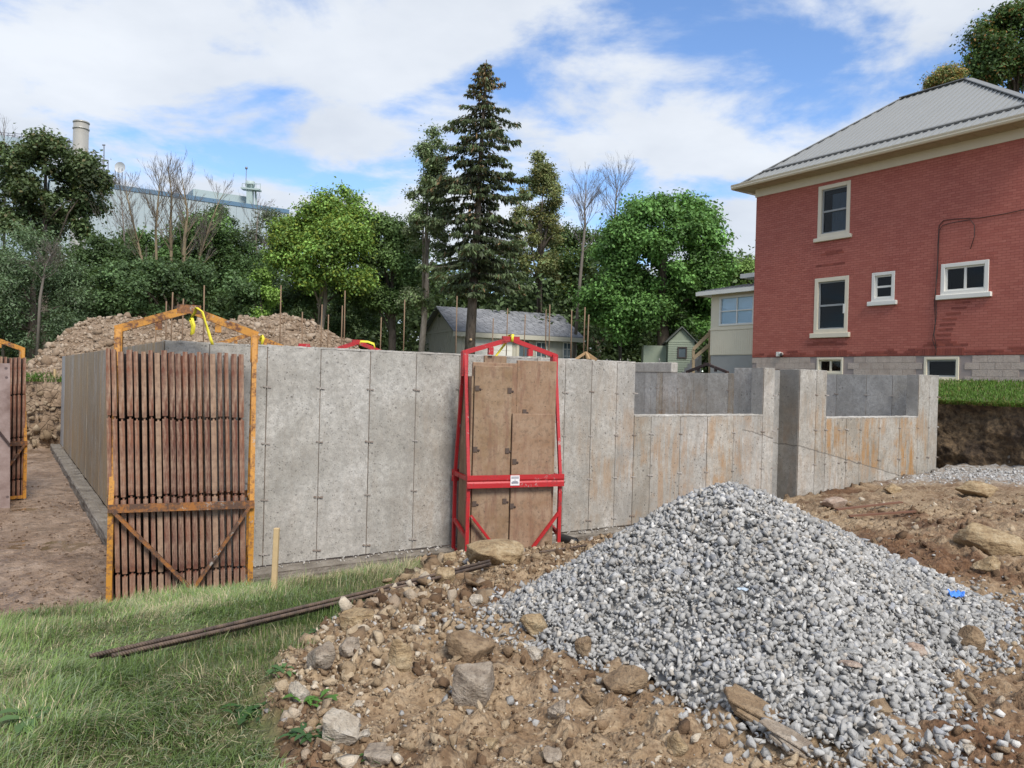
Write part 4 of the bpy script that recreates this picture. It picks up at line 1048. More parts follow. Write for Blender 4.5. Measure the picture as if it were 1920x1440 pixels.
leafy('maple_tree', 'bright yellow green tree with a tall loose top', 608, 480, 38, 100, 85, (0.085, 0.15, 0.022), 70, 400, 0.2, 110, clump=0.26, alt=(0.16, 0.2, 0.03), alt_p=0.25, extra=[(640, 400, 48, 46, 22), (560, 440, 40, 30, 10)], trunk_px=590, bark=pale_bark, rad=0.14)
leafy('hedgerow_tree', 'dark tree in the wood under the bright tree', 600, 580, 42, 140, 60, DK, 46, 330, 0.2, 111, clump=0.32)
leafy('hedgerow_tree', 'mid green tree between the bright tree and the spruce', 735, 520, 40, 62, 105, (0.05, 0.085, 0.022), 50, 400, 0.2, 112, clump=0.28, extra=[(712, 440, 32, 34, 12)])
leafy('poplar_tree', 'pale thin leaved tree standing close against the spruce', 800, 420, 37, 48, 80, (0.085, 0.12, 0.045), 40, 230, 0.16, 113, clump=0.26, inner=0.1, trunk_px=786, bark=pale_bark, rad=0.15, alt=(0.14, 0.16, 0.09), alt_p=0.35, extra=[(812, 320, 26, 75, 22), (780, 560, 30, 24, 8)])
leafy('poplar_tree', 'olive tinted tall tree rising behind the spruce', 1010, 440, 46.5, 52, 130, (0.085, 0.10, 0.032), 62, 280, 0.18, 114, clump=0.24, inner=0.15, alt=(0.16, 0.14, 0.05), alt_p=0.3, extra=[(1012, 330, 22, 40, 14)])
leafy('hedgerow_tree', 'dark tree in the wood behind the garage roof', 930, 565, 53, 130, 75, DK, 50, 330, 0.22, 115, clump=0.3)
leafy('hedgerow_tree', 'green tree between the olive tree and the round maple', 1085, 510, 49, 60, 105, (0.042, 0.075, 0.02), 46, 360, 0.22, 116, clump=0.3, alt=(0.12, 0.15, 0.03), alt_p=0.15)
leafy('maple_tree', 'big round deep green maple beside the brick house', 1246, 480, 38, 116, 108, (0.052, 0.115, 0.022), 130, 330, 0.235, 117, clump=0.19, inner=0.62, depth=0.95, low=-0.75, rad=0.3, extra=[(1150, 560, 60, 60, 26), (1310, 580, 62, 60, 26), (1215, 600, 90, 50, 26)])
leafy('hedgerow_tree', 'dark low tree in the shade at the foot of the maple', 1120, 610, 48, 110, 55, DK, 44, 330, 0.2, 118, clump=0.34)
leafy('hedgerow_tree', 'small light green tree showing over the porch roof', 1400, 520, 46, 50, 32, (0.09, 0.15, 0.028), 26, 320, 0.2, 119, clump=0.4)
leafy('maple_tree', 'dark green tree top over the house roof ridge', 1905, 95, 46, 75, 85, (0.04, 0.075, 0.018), 50, 420, 0.26, 120, clump=0.3, alt=(0.22, 0.12, 0.04), alt_p=0.08, extra=[(1860, 125, 30, 40, 8)])
leafy('maple_tree', 'yellowing tree top peeping over the metal roof', 1775, 160, 43, 40, 30, (0.10, 0.12, 0.03), 20, 300, 0.18, 121, clump=0.4, alt=(0.28, 0.17, 0.06), alt_p=0.45)

# undergrowth closing the wood
rng = np.random.default_rng(130)
C = []
for i in range(640):
    x = rng.uniform(-38, 26); y = rng.uniform(44, 54) + 0.12 * abs(x); z = 2.6 + rng.random() ** 1.5 * 7.0
    C.append((x, y, z))
C2 = [(rng.uniform(-46, 34), rng.uniform(57, 62), 2.5 + rng.random() * 6.5) for _ in range(330)]
ug = put('undergrowth', leaf_cloud('undergrowth', np.array(C), np.full(len(C), 1.5), 95, 0.42, rng, (0.036, 0.056, 0.02), squash=0.9, var=0.3))
hedge = put('far_undergrowth', leaf_cloud('far_undergrowth', np.array(C2), np.full(len(C2), 2.3), 60, 1.1, rng, (0.022, 0.036, 0.012), squash=0.9, var=0.2))
tag(hedge, 'darkest leaf mass closing the wood at its back', 'undergrowth', kind='stuff')
tag(ug, 'dense dark undergrowth filling the wood behind the site', 'undergrowth', kind='stuff')

# ---- the spruce
def spruce():
    rng = np.random.default_rng(140)
    base = at(878, 690, 35); base.z = gz(base.x, base.y); top = at(912, 112, 35.5)
    e = empty('spruce_tree', base, 0, 'tall dark spruce with drooping branches in front of the garage', 'tree', 'trees behind the site')
    tr = MB(); tr.tube([base - Vector((0, 0, .3)), base.lerp(top, 0.3), base.lerp(top, 0.65), top], [0.26, 0.21, 0.12, 0.02], 10)
    H_ = top.z - base.z
    P, N, A, LN, WD, CO = [], [], [], [], [], []
    prof = ([0.26, 0.34, 0.44, 0.55, 0.64, 0.72, 0.80, 0.88, 0.94, 1.0], [1.5, 2.3, 2.6, 2.5, 2.1, 1.9, 1.6, 1.0, 0.6, 0.1])
    f_ = 0.27
    while f_ < 0.995:
        p0 = base.lerp(top, f_); Lm = float(np.interp(f_, *prof))
        nb = 6 if f_ < 0.93 else 4
        a0 = rng.random() * 6.28
        for k in range(nb):
            if rng.random() < 0.3 and f_ < 0.9: continue
            az = a0 + 6.2832 * k / nb + rng.normal() * 0.25; L = Lm * rng.uniform(0.35, 1.3)
            dv = Vector((math.cos(az), math.sin(az), 0)); rise = rng.uniform(0.0, 0.2) if f_ < 0.85 else 0.35
            pts = []
            for s in np.linspace(0, 1, 6):
                pts.append(p0 + dv * (L * s) + Vector((0, 0, L * (rise * s - 0.42 * s ** 1.6 + 0.20 * s ** 4))))
            tr.tube(pts, [0.045 * (0.4 + L / 3), 0.035, 0.026, 0.02, 0.012, 0.005], 4, cap=False)
            m_ = int(95 * L) + 14
            s = rng.random(m_) ** 0.75 * 0.95 + 0.05
            pp = np.array([list(q) for q in pts]); ix = s * 5; i0 = np.minimum(ix.astype(int), 4); fr_ = (ix - i0)[:, None]
            pos = pp[i0] * (1 - fr_) + pp[i0 + 1] * fr_
            side = np.array([-math.sin(az), math.cos(az), 0]); w = rng.normal(size=m_) * 0.17 * L ** 0.5 * (1.1 - 0.6 * s)
            ln = rng.uniform(0.14, 0.36, m_) * (0.6 + 0.5 * min(1, L / 2)); 
            al = np.array(dv)[None] * rng.uniform(0.1, 0.7, m_)[:, None] + side[None] * np.sign(w)[:, None] * rng.uniform(0, 0.6, m_)[:, None] + np.array([0, 0, -1.0])[None] * rng.uniform(0.35, 1.2, m_)[:, None]
            pos = pos + side * w[:, None] + unit(al) * ln[:, None] * 0.4
            P.append(pos); A.append(al); N.append(rng.normal(size=(m_, 3)) + np.array([0, -0.3, 0.7])); LN.append(ln); WD.append(ln * rng.uniform(0.22, 0.42, m_))
            col = np.array((0.075, 0.095, 0.05))[None] * (1 + 0.3 * rng.normal(size=m_)).clip(0.4, 2)[:, None]
            tip = s > 0.72; col[tip] *= np.array((1.5, 1.6, 1.4))
            cone = rng.random(m_) < (0.45 if f_ > 0.86 else 0.10 if f_ > 0.5 else 0.04); col[cone] = np.array((0.22, 0.145, 0.075)) * (0.7 + 0.6 * rng.random(cone.sum()))[:, None]
            CO.append(col)
        f_ += rng.uniform(0.013, 0.03) if f_ < 0.9 else 0.013
    tr.build('trunk', bark_m, e)
    me = leaf_mesh('spruce_crown', np.vstack(P), np.vstack(N), np.vstack(A), np.concatenate(LN), np.concatenate(WD), np.vstack(CO), needle_m)
    put('crown', me, e)
    kn = MB(); kp = base.lerp(top, 0.12) + Vector((0.03, -0.2, 0)); kn.tube([kp, kp + Vector((0.02, -0.12, 0.01))], [0.07, 0.055], 9)
    kn.build('limb_stub', plain('cut_wood', (0.42, 0.30, 0.18), 0.8), e)
spruce()

# ---- leafless trees
def bare(label, pts, Y, rad, seed, mat, spread=0.5, depth=4, twigs=5, start=0.35, group='leafless trees'):
    rng = np.random.default_rng(seed)
    P = [at(x, y, Y) for x, y in pts]; P[0].z = gz(P[0].x, P[0].y) - 0.1
    e = empty('bare_tree', P[0], 0, label, 'tree', group)
    tr = MB(); n = len(P); tw = MB()
    rr = [rad * (1 - 0.8 * i / (n - 1)) for i in range(n)]
    tr.tube(P, rr, 7)
    def grow(p, d, L, r, dep):
        q = p + d * L * 0.55 + Vector(rng.normal(size=3) * L * 0.04); e_ = q + (d + Vector((0, 0, 0.12))).normalized() * L * 0.45
        (tr if dep > 2 else tw).tube([p, q, e_], [r, r * 0.7, r * 0.35], 4 if dep > 2 else 3, cap=False)
        if dep == 0: return
        for k in range(3 if dep > 1 else 2):
            s = p.lerp(e_, rng.uniform(0.35, 1.0)); ax = Vector(rng.normal(size=3)).normalized()
            nd = (d + ax * spread * rng.uniform(0.5, 1.0) + Vector((0, 0, 0.15))).normalized()
            grow(s, nd, L * rng.uniform(0.45, 0.72), max(r * 0.55, 0.0045), dep - 1)
    tot = (P[-1] - P[0]).length
    for k in range(twigs * 5):
        s = rng.uniform(start, 1.0); ii = min(int(s * (n - 1)), n - 2); p = P[ii].lerp(P[ii + 1], s * (n - 1) - ii)
        up = (P[-1] - P[0]).normalized(); ax = Vector(rng.normal(size=3)); ax = (ax - up * ax.dot(up)).normalized()
        grow(p, (up + ax * spread * 1.3).normalized(), tot * rng.uniform(0.10, 0.2) * (1.25 - 0.75 * s), rad * 0.2 * (1.2 - s) + 0.005, depth - 1)
    grow(P[-1], (P[-1] - P[-2]).normalized(), tot * 0.08, rad * 0.2, depth - 1)
    tr.build('trunk', mat, e); tw.build('twigs', twig_m, e)['kind'] = 'stuff'
bare('leafless tan trunk leaning outward beside the dark green tree', [(293, 600), (280, 545), (262, 470), (243, 390), (238, 365)], 36, 0.09, 201, tan_bark)
bare('straight slim leafless trunk left of the thick bare one', [(297, 600), (294, 520), (292, 430), (297, 370), (300, 345)], 36.2, 0.09, 202, tan_bark)
bare('leafless tall tree in the middle of the bare clump', [(322, 600), (322, 520), (320, 420), (322, 370), (318, 330)], 36.5, 0.105, 203, tan_bark, twigs=6)
bare('thickest leafless trunk of the bare clump', [(341, 600), (343, 530), (346, 450), (352, 400), (345, 355)], 35.8, 0.13, 204, tan_bark, twigs=6)
bare('leafless trunk leaning toward the bright green tree', [(358, 600), (364, 540), (378, 470), (398, 410), (412, 375)], 36, 0.08, 205, tan_bark)
bare('leafless thin tree standing in front of the factory end', [(486, 600), (484, 520), (480, 450), (484, 400)], 46, 0.12, 206, twig_m)
bare('pale leafless tree rising between olive tree and maple', [(1075, 620), (1088, 520), (1097, 420), (1096, 390), (1099, 355)], 43, 0.11, 207, twig_m, twigs=7, spread=0.6)
bare('grey leafless tree top just above the maple crown', [(1165, 640), (1160, 500), (1152, 430), (1155, 370), (1158, 350)], 43.5, 0.1, 208, twig_m, twigs=7, spread=0.6)
bare('thin leafless tree beside the oak at the picture edge', [(10, 500), (8, 400), (10, 320), (8, 262)], 46, 0.1, 209, twig_m, twigs=4)
bare('low tangle of dead grey branches over the willow shrub', [(70, 640), (75, 560), (85, 500), (100, 470)], 31.5, 0.08, 210, twig_m, twigs=7, spread=0.9, start=0.5)
bare('leafless thin tree between chimney and bare clump', [(232, 600), (236, 500), (232, 430), (226, 360)], 38, 0.08, 211, twig_m, twigs=4)

# ================================================================== racks and form panels
def paint(name, col, rust, amt):
    t = NT(name); v = t.coord('Object')
    n1 = t.noise(v, 5, 6, 0.7); n2 = t.noise(v, 30, 5, 0.7)
    f_ = t.ramp(t.math('ADD', t.math('MULTIPLY', n1, 0.6), t.math('MULTIPLY', n2, 0.4)), [(amt - 0.05, 0.0), (amt + 0.06, 1.0)])
    c = t.mix(f_, t.mix(n1, tuple(x * 0.8 for x in col), tuple(x * 1.15 for x in col)), t.mix(n2, rust, tuple(x * 2.2 for x in rust)))
    spl = t.ramp(t.math('ADD', t.math('MULTIPLY', t.noise(v, 9, 3), 0.6), t.math('MULTIPLY', t.noise(v, 60, 4, 0.7), 0.4)), [(0.60, 0.0), (0.64, 0.8)])
    c = t.mix(spl, c, (0.36, 0.33, 0.30))
    t.bump(n2, 0.35, 0.005)
    return t.fin(c, t.ramp(f_, [(0, 0.45), (1, 0.85)]))
orange_p = paint('orange_paint', (0.52, 0.235, 0.035), (0.075, 0.032, 0.018), 0.53)
orange_r = paint('rusted_orange', (0.34, 0.13, 0.03), (0.055, 0.03, 0.02), 0.47)
red_p = paint('red_paint', (0.43, 0.018, 0.022), (0.12, 0.016, 0.016), 0.57)
dark_p = paint('dark_rust', (0.05, 0.03, 0.027), (0.03, 0.018, 0.015), 0.5)
def rack(label, P, rz, mat, mat2, w, d, zb, zt, zp, low_brace=0.0, channel=False, group='form panel racks', detail=True):
    e = empty('form_rack', P, rz, label, 'rack', group, w=False)
    s_ = 0.05 if not channel else 0.042
    for x in (0, w):
        for sg, y in ((1, 0.0), (-1, d)):
            m_ = MB(); m_.beam((x, y, 0), (x, y, zb + 0.02), s_, s_, (0, 1, 0)); m_.beam((x, y, zb), (x, d / 2 - sg * 0.03, zt), s_ * 0.9, s_ * 0.9, (0, 1, 0)); m_.build('post', mat, e)
        MB().beam((x, 0.03, zb - 0.02), (x, d - 0.03, zb - 0.02), 0.04, 0.05).build('side_rail', mat, e)
        MB().beam((x, 0.03, 0.3), (x, d - 0.03, 0.42), 0.035, 0.045).build('side_rail', mat, e)
        MB().box((x - 0.035, d / 2 - 0.05, zt - 0.28), (x + 0.035, d / 2 + 0.05, zt + 0.02)).build('head_plate', mat, e)
    pk = Vector((w / 2, d / 2, zp))
    for x, sg in ((0, 1), (w, -1)):
        MB().beam((x - sg * 0.03, d / 2, zt), pk + Vector((sg * 0.02, 0, 0)), 0.05 if channel else 0.07, 0.056 if channel else 0.075).build('arch_beam', mat, e)
        q = Vector((x, d / 2, zt)).lerp(pk, 0.56); MB().box((q.x - 0.03, q.y - 0.03, q.z - 0.12), (q.x + 0.03, q.y + 0.03, q.z - 0.03)).build('lug', mat, e)
    MB().beam(pk + Vector((-0.11, 0, -0.005)), pk + Vector((0.11, 0, -0.005)), 0.056 if channel else 0.078, 0.066 if channel else 0.085).build('peak_plate', mat2, e)
    for y, nm in ((-0.045, 'cross_beam'), (d + 0.045, 'cross_beam')):
        if channel:
            prof = [(-0.008, -0.075), (0.018, -0.075), (0.018, -0.02), (0.006, 0.0), (0.018, 0.02), (0.018, 0.075), (-0.008, 0.075)]
            MB().prism([(-0.03, y - px_, zb + pz_ - 0.05) for px_, pz_ in prof], (w + 0.06, 0, 0)).build(nm, mat, e)
        else: MB().beam((-0.02, y, zb), (w + 0.02, y, zb), 0.03, 0.075).build(nm, mat2, e)
    z0 = zb - 0.03 - low_brace
    xm = w * 0.58 if not low_brace else None
    for x, sg in ((0.03, 1), (w - 0.03, -1)):
        q = Vector((xm, -0.05, 0.16)) if xm else Vector((w / 2 - sg * 0.13, -0.05, 0.03))
        MB().beam((x, -0.05, z0), q, 0.03, 0.045, (0, 1, 0)).build('brace', mat2, e)
    for y in (0.02, d - 0.02): MB().beam((0, y, 0.03), (w, y, 0.03), 0.05, 0.05).build('bottom_rail', mat, e)
    return e

pO0, pO1 = at(207, 1000, 7.2), at(471, 1000, 7.65)
rzO = math.atan2(pO1.y - pO0.y, pO1.x - pO0.x); wO = (pO1 - pO0).xy.length
BO = -0.14
rackO = rack('orange rusty rack full of upright form panels at the wall corner', (pO0.x, pO0.y, BO), rzO, orange_p, orange_r, wO, 0.62, 0.97, 2.66, 2.90)
t = NT('worn_slat'); v = t.coord('Object', scale=(1, 1, 0.16))
oi = t.n('ShaderNodeObjectInfo')
n1 = t.noise(v, 26, 5, 0.7); n2 = t.noise(t.coord('Object'), 9, 5, 0.7)
c = t.ramp(oi.outputs['Random'], [(0.0, (0.10, 0.035, 0.022)), (0.4, (0.19, 0.068, 0.038)), (0.75, (0.25, 0.12, 0.07)), (1.0, (0.36, 0.25, 0.17))])
c = t.mix(t.ramp(n1, [(0.42, 0.0), (0.62, 0.8)]), c, (0.37, 0.255, 0.18))
c = t.mix(t.ramp(n2, [(0.45, 0.0), (0.7, 0.75)]), c, (0.085, 0.042, 0.034))
t.bump(n1, 0.6, 0.006)
slat_m = t.fin(c, 0.85)
ply_dark = plain('ply_edge', (0.06, 0.038, 0.03), 0.9)
def form_edge_mesh(h):
    m_ = MB(); cuts_ = [0.0, 0.32, 1.05, 1.80, h]; th_ = 0.044
    for i in range(4):
        z0 = cuts_[i] + (0.012 if i else 0); z1 = cuts_[i + 1] - (0.0 if i < 3 else 0)
        neck = 0.07 if i else 0.0
        if neck:
            m_.add(*_taper(-th_ / 2 * 0.9, th_ / 2 * 0.9, -th_ / 2, th_ / 2, z0, z0 + neck))
        m_.box((-th_ / 2, 0, z0 + neck), (th_ / 2, 0.05, z1 - (0.018 if i < 3 else 0)))
    m_.box((-0.008, 0.02, 0.0), (0.008, 0.05, h - 0.01))
    return m_
def _taper(a0, a1, c0, c1, z0, z1):
    vs_ = [(a0, 0.006, z0), (a1, 0.006, z0), (a1, 0.05, z0), (a0, 0.05, z0), (c0, 0, z1), (c1, 0, z1), (c1, 0.05, z1), (c0, 0.05, z1)]
    return vs_, [(0, 3, 2, 1), (4, 5, 6, 7), (0, 1, 5, 4), (1, 2, 6, 5), (2, 3, 7, 6), (3, 0, 4, 7)]
rail_me = form_edge_mesh(2.44).mesh('side_rail', slat_m)
back_me = MB().box((-0.022, 0.55, 0), (0.022, 0.6, 2.43)).mesh('side_rail', slat_m)
sheet_me = MB().box((-0.012, 0.0501, 0.01), (0.006, 0.5499, 2.425)).mesh('wall_form', ply_dark)
ORDN = ['first', 'second', 'third', 'fourth', 'fifth', 'sixth', 'seventh', 'eighth', 'ninth', 'tenth', 'eleventh', 'twelfth', 'thirteenth', 'fourteenth', 'fifteenth', 'sixteenth', 'seventeenth', 'eighteenth', 'nineteenth', 'twentieth']
def fill_rack(rk, w, n, label, group, lean=R(-1.9), shift=0.0):
    for i in range(n):
        x = 0.03 + (w - 0.075) * i / (n - 1)
        M = rk.matrix_basis @ Matrix.Translation((x + 0.03 + shift, 0.02 + random.uniform(-0.012, 0.012), random.uniform(0.0, 0.03))) @ Matrix.Rotation(lean + random.uniform(-0.0045, 0.0045), 4, 'Y')
        o = put('wall_form', sheet_me, None, M)
        tag(o, label % ORDN[i], 'concrete form', group)
        put('side_rail', rail_me, o, Matrix.Diagonal((random.uniform(0.78, 1.12), 1, 1, 1))); put('side_rail', back_me, o)
fill_rack(rackO, wO, 20, 'rust red form on edge in the orange corner rack, %s counted from the muddy side', 'forms in the corner rack', shift=-0.045)
# yellow lifting strap on the arch
yel = plain('yellow_strap', (0.72, 0.62, 0.04), 0.6, 0, 0.1, 10)
def ribbon(name, pts, w_, label, side=(1, 0, 0)):
    vs_, fs = [], []
    for i, p in enumerate(pts):
        s_ = Vector(side) * (w_ / 2); a_ = 0.5 * math.sin(i * 1.3)
        s_ = Matrix.Rotation(a_, 3, 'Z') @ s_
        vs_ += [Vector(p) - s_, Vector(p) + s_]
        if i: fs.append((2 * i - 2, 2 * i - 1, 2 * i + 1, 2 * i))
    o = MB().add(vs_, fs, True).build(name, yel); sf = o.modifiers.new('thick', 'SOLIDIFY'); sf.thickness = 0.004
    return tag(o, label, 'strap', 'yellow lifting straps')
rib = [at(x, y, 7.62 - 0.1 * k) for k, (x, y) in enumerate(((352, 600), (353, 585), (356, 574), (359, 580), (357, 600), (354, 616), (350, 630), (345, 640)))]
for k, p in enumerate(rib): p.y = 7.70 - (0.03 if k < 2 else 0.12)
ribbon('lifting_strap', rib, 0.03, 'yellow strap knotted on the peak of the orange corner rack')
rib2 = [at(x, y, 7.56) for x, y in ((360, 596), (364, 610), (362, 625), (358, 628), (360, 612), (357, 600))]
ribbon('lifting_strap', rib2, 0.028, 'yellow strap loop dangling beside the knotted strap on orange rack')

# ---- red rack with plywood-faced forms
pR0, pR1 = at(878, 900, 9.1), at(1050, 900, 9.5)
rzR = math.atan2(pR1.y - pR0.y, pR1.x - pR0.x); wR = (pR1 - pR0).xy.length
BR = -0.06
rackR = rack('bright red steel rack holding plywood forms against the front wall', (pR0.x, pR0.y, BR), rzR, red_p, red_p, wR, 0.58, 1.02, 2.50, 2.70, low_brace=0.42, channel=True)
pl_ = MB().box((wR * 0.43, -0.068, 0.92), (wR * 0.43 + 0.115, -0.0632, 1.04)).build('label_plate', plain('label_white', (0.72, 0.70, 0.70), 0.5, 0, 0.03, 5, 0), rackR)
for k, (z, x0, x1) in enumerate(((1.022, 0.01, 0.105), (1.008, 0.01, 0.105), (0.985, 0.05, 0.065), (0.968, 0.025, 0.09), (0.957, 0.012, 0.1), (0.946, 0.012, 0.1))):
    MB().box((wR * 0.43 + x0, -0.0695, z - 0.0035), (wR * 0.43 + x1, -0.0682, z + 0.0035)).build('print_line', plain('ink', (0.12, 0.11, 0.16), 0.7, 0, 0.1, 5, 0) if k == 0 else bpy.data.materials['ink'], pl_)
t = NT('form_ply'); v = t.coord('Object'); oi = t.n('ShaderNodeObjectInfo')
n1 = t.noise(v, 3.2, 6, 0.65); n2 = t.noise(v, 22, 5, 0.7); n3 = t.noise(t.coord('Object', scale=(1, 1, 0.15)), 14, 4, 0.65)
c = t.mix(oi.outputs['Random'], (0.25, 0.14, 0.082), (0.22, 0.14, 0.075))
c = t.mix(t.ramp(n1, [(0.35, 0.0), (0.68, 0.85)]), c, (0.35, 0.25, 0.17))
c = t.mix(t.ramp(n3, [(0.5, 0.0), (0.72, 0.7)]), c, (0.17, 0.075, 0.05))
c = t.mix(t.ramp(n2, [(0.32, 0.55), (0.5, 0.0)]), c, (0.11, 0.075, 0.05))
hole = t.ramp(t.voro(v, 12), [(0.07, 1.0), (0.09, 0.0)])
c = t.mix(t.math('MULTIPLY', hole, 0.8), c, (0.05, 0.035, 0.025))
t.bump(t.math('ADD', n2, n1), 0.35, 0.006)
ply_m = t.fin(c, 0.8)
MR = rackR.matrix_basis
clip_m = plain('clip_steel', (0.10, 0.07, 0.055), 0.7, 0.3)
def form(label, x0, x1, y0, th_, h, z0=0.02, lean=0.0, clips=()):
    m_ = MB().box((x0, y0, z0), (x1, y0 + th_, z0 + h))
    o = bpy.data.objects.new('plywood_form', m_.mesh('plywood_form', ply_m)); o.matrix_basis = MR @ Matrix.Rotation(lean, 4, 'X'); COL.objects.link(o)
    b_ = o.modifiers.new('bevel', 'BEVEL'); b_.width = 0.008; b_.segments = 2
    tag(o, label, 'form panel', 'plywood forms in the red rack')
    for cx_, cz_ in clips:
        MB().box((cx_ - 0.025, y0 - 0.012, cz_ - 0.03), (cx_ + 0.025, y0 - 0.001, cz_ + 0.03)).build('clip', clip_m, o)
        MB().tube([(cx_ + 0.04, y0 - 0.004, cz_ - 0.015), (cx_ + 0.04, y0 + 0.001, cz_ - 0.015)], 0.016, 8).build('tie_hole', ply_dark, o)
    return o
form('full height brown plywood form on the near side of the red rack with scraped top', 0.06, 0.535, 0.03, 0.045, 2.33, clips=((0.50, 2.06), (0.49, 1.33), (0.47, 0.72), (0.09, 0.7), (0.09, 2.08), (0.085, 1.35)))
form('olive brown shorter plywood form in the front of the red rack', 0.545, 1.08, 0.015, 0.045, 1.76, clips=((0.58, 1.2), (0.56, 0.66)))
form('reddish plywood form standing up behind the shorter one in the red rack', 0.615, wR - 0.045, 0.085, 0.045, 2.41, clips=((0.72, 1.8),))
form('plywood form showing only a thin edge behind the scraped one in red rack', 0.05, 0.62, 0.09, 0.045, 2.37)
form('rounded dark form top poking up at the back of the red rack', 0.26, 0.55, 0.30, 0.05, 2.46)
form('weathered form hidden deeper in the red rack stack', 0.08, 0.63, 0.16, 0.05, 2.25)
form('weathered form hidden deeper beside the reddish one in red rack', 0.64, 1.1, 0.16, 0.05, 2.3)
m_ = MB().box((0.028, 0.05, 0.02), (0.05, 0.5, 2.22))
o = bpy.data.objects.new('plywood_form', m_.mesh('plywood_form', ply_m)); o.matrix_basis = MR.copy(); COL.objects.link(o)
tag(o, 'grey brown form turned sideways closing the open end of the red rack', 'form panel', 'plywood forms in the red rack')
rb_ = [MR @ Vector(p) for p in ((wR * 0.5, 0.24, 2.66), (wR * 0.5 + 0.01, 0.24, 2.755), (wR * 0.5 + 0.0, 0.34, 2.75), (wR * 0.5 - 0.06, 0.36, 2.62), (wR * 0.5 - 0.15, 0.36, 2.5), (wR * 0.5 - 0.22, 0.36, 2.4), (wR * 0.5 - 0.30, 0.33, 2.33))]
ribbon('lifting_strap', rb_, 0.035, 'pale yellow strap hanging from the red rack near the plywood')

# ---- rack in the mud trench at the picture edge, and racks standing inside the foundation
pT = at(46, 900, 13.4)
rackT = rack('orange rack of form panels in the mud trench at the picture edge', (pT.x - 1.25 * math.cos(R(47)), pT.y - 1.25 * math.sin(R(47)), -0.17), R(47), orange_p, orange_r, 1.25, 0.62, 0.97, 2.60, 2.85)
fill_rack(rackT, 1.25, 18, 'rusty form on edge in the trench rack, %s counted from its near post', 'forms in the trench rack', R(-0.5))
t = NT('steel_form'); v = t.coord('Object'); n1 = t.noise(v, 4, 5, 0.65)
hole = t.ramp(t.voro(v, 6), [(0.12, 1.0), (0.15, 0.0)])
steel_form = t.fin(t.mix(t.math('MULTIPLY', hole, 0.8), t.ramp(n1, [(0.3, (0.16, 0.105, 0.09)), (0.7, (0.36, 0.28, 0.26))]), (0.07, 0.05, 0.05)), 0.6)
fp = at(8, 925, 12.6)
sf = MB().box((-0.5, -0.03, 0), (0.08, 0.03, 2.38)).build('steel_form', steel_form); sf.location = (fp.x, fp.y, -0.2); sf.rotation_euler = (0, R(-1), R(40))
tag(sf, 'greyish steel form panel with punched holes leaning by the trench rack', 'form panel')
br_ = MB().beam((-0.45, -0.05, 1.85), (0.07, -0.05, 1.05), 0.03, 0.05, (0, 1, 0)).build('brace', dark_p, sf, keep=False)
for x_, y_, py_top, px_, mat, lab in ((14.5, 0, 641, 671, red_p, 'red rack inside the foundation with yellow strap on its peak'), (15.5, 0, 648, 570, red_p, 'red rack deeper inside the foundation showing only its tip'), (14.5, 0, 626, 470, orange_p, 'orange rack inside the foundation showing its arch behind the corner rack')):
    c_ = at(px_, py_top, x_); zb_ = -0.2; zp_ = c_.z - zb_
    rz_ = PHI - 0.15
    rack(lab, (c_.x - 0.6 * math.cos(rz_) + 0.31 * math.sin(rz_), c_.y - 0.6 * math.sin(rz_) - 0.31 * math.cos(rz_), zb_), rz_, mat, mat, 1.2, 0.62, 0.97, zp_ - 0.24, zp_)
c_ = site(14.15, 7.0, 0)
rack('dark rusty rack in the gap behind the foundation near the porch', (*site(13.85, 7.75, 0.0).xy, -0.02), PHI - math.pi / 2, dark_p, dark_p, 1.5, 0.55, 0.97, 2.50, 2.74)
ribbon('lifting_strap', [at(x, y, 14.3) for x, y in ((674, 648), (676, 640), (690, 641), (701, 645), (703, 653))], 0.05, 'yellow strap over the red rack inside the foundation', (0, 0.5, 0.8))
ribbon('lifting_strap', [at(x, y, 14.3) for x, y in ((488, 640), (491, 628), (494, 634), (490, 648))], 0.05, 'small yellow strap on the orange rack inside the foundation')

# ---- steel rods standing on the far walls
rod_m = plain('rod_rust', (0.20, 0.13, 0.08), 0.85, 0, 0.3, 3)
def hit_site(px, py, a=None, b=None):
    d = _F + _RT * ((px - 960) / FPX) - _UP * ((py - 720) / FPX)
    n_ = U1 if a is not None else U2; off = a if a is not None else b
    t_ = (SX * n_[0] + SY * n_[1] + off) / (d.x * n_[0] + d.y * n_[1])
    return Vector((0, 0, CAM_H)) + d * t_
rods = [(292, 600), (312, 565), (324, 548), (344, 560), (383, 535), (527, 535), (567, 585), (604, 571), (616, 590), (642, 573), (647, 545), (715, 595), (759, 562), (857, 555), (925, 597), (952, 578), (985, 590), (1024, 580), (1031, 571), (1072, 581), (1097, 576), (1104, 590)]
for i, (px, yt) in enumerate(rods):
    p = hit_site(px, yt, b=BF - 0.125) if px < 940 else hit_site(px, yt, a=AR - 0.12)
    zb_ = (WALL_H if px < 940 else WALL_H + 0.30) - 0.15
    o = MB().tube([(p.x + random.uniform(-.03, .03), p.y, zb_), (p.x, p.y, p.z)], 0.021, 6).build('steel_rod', rod_m)
    near = 'left half' if px < 500 else 'middle' if px < 900 else 'right half'
    od = ORDN[[r_[0] for r_ in rods if ('left half' if r_[0] < 500 else 'middle' if r_[0] < 900 else 'right half') == near].index(px)]
    tag(o, {'left half': 'thin rusty rod behind the orange corner rack, %s from its strapless post' % od, 'middle': 'thin rusty rod above the wall, %s counted from orange rack toward the spruce' % od, 'right half': 'thin rusty rod before the garage, %s counted from the spruce trunk' % od}[near], 'rod', {'left half': 'rods behind the orange rack', 'middle': 'rods behind the middle of the wall', 'right half': 'rods in front of the garage'}[near])
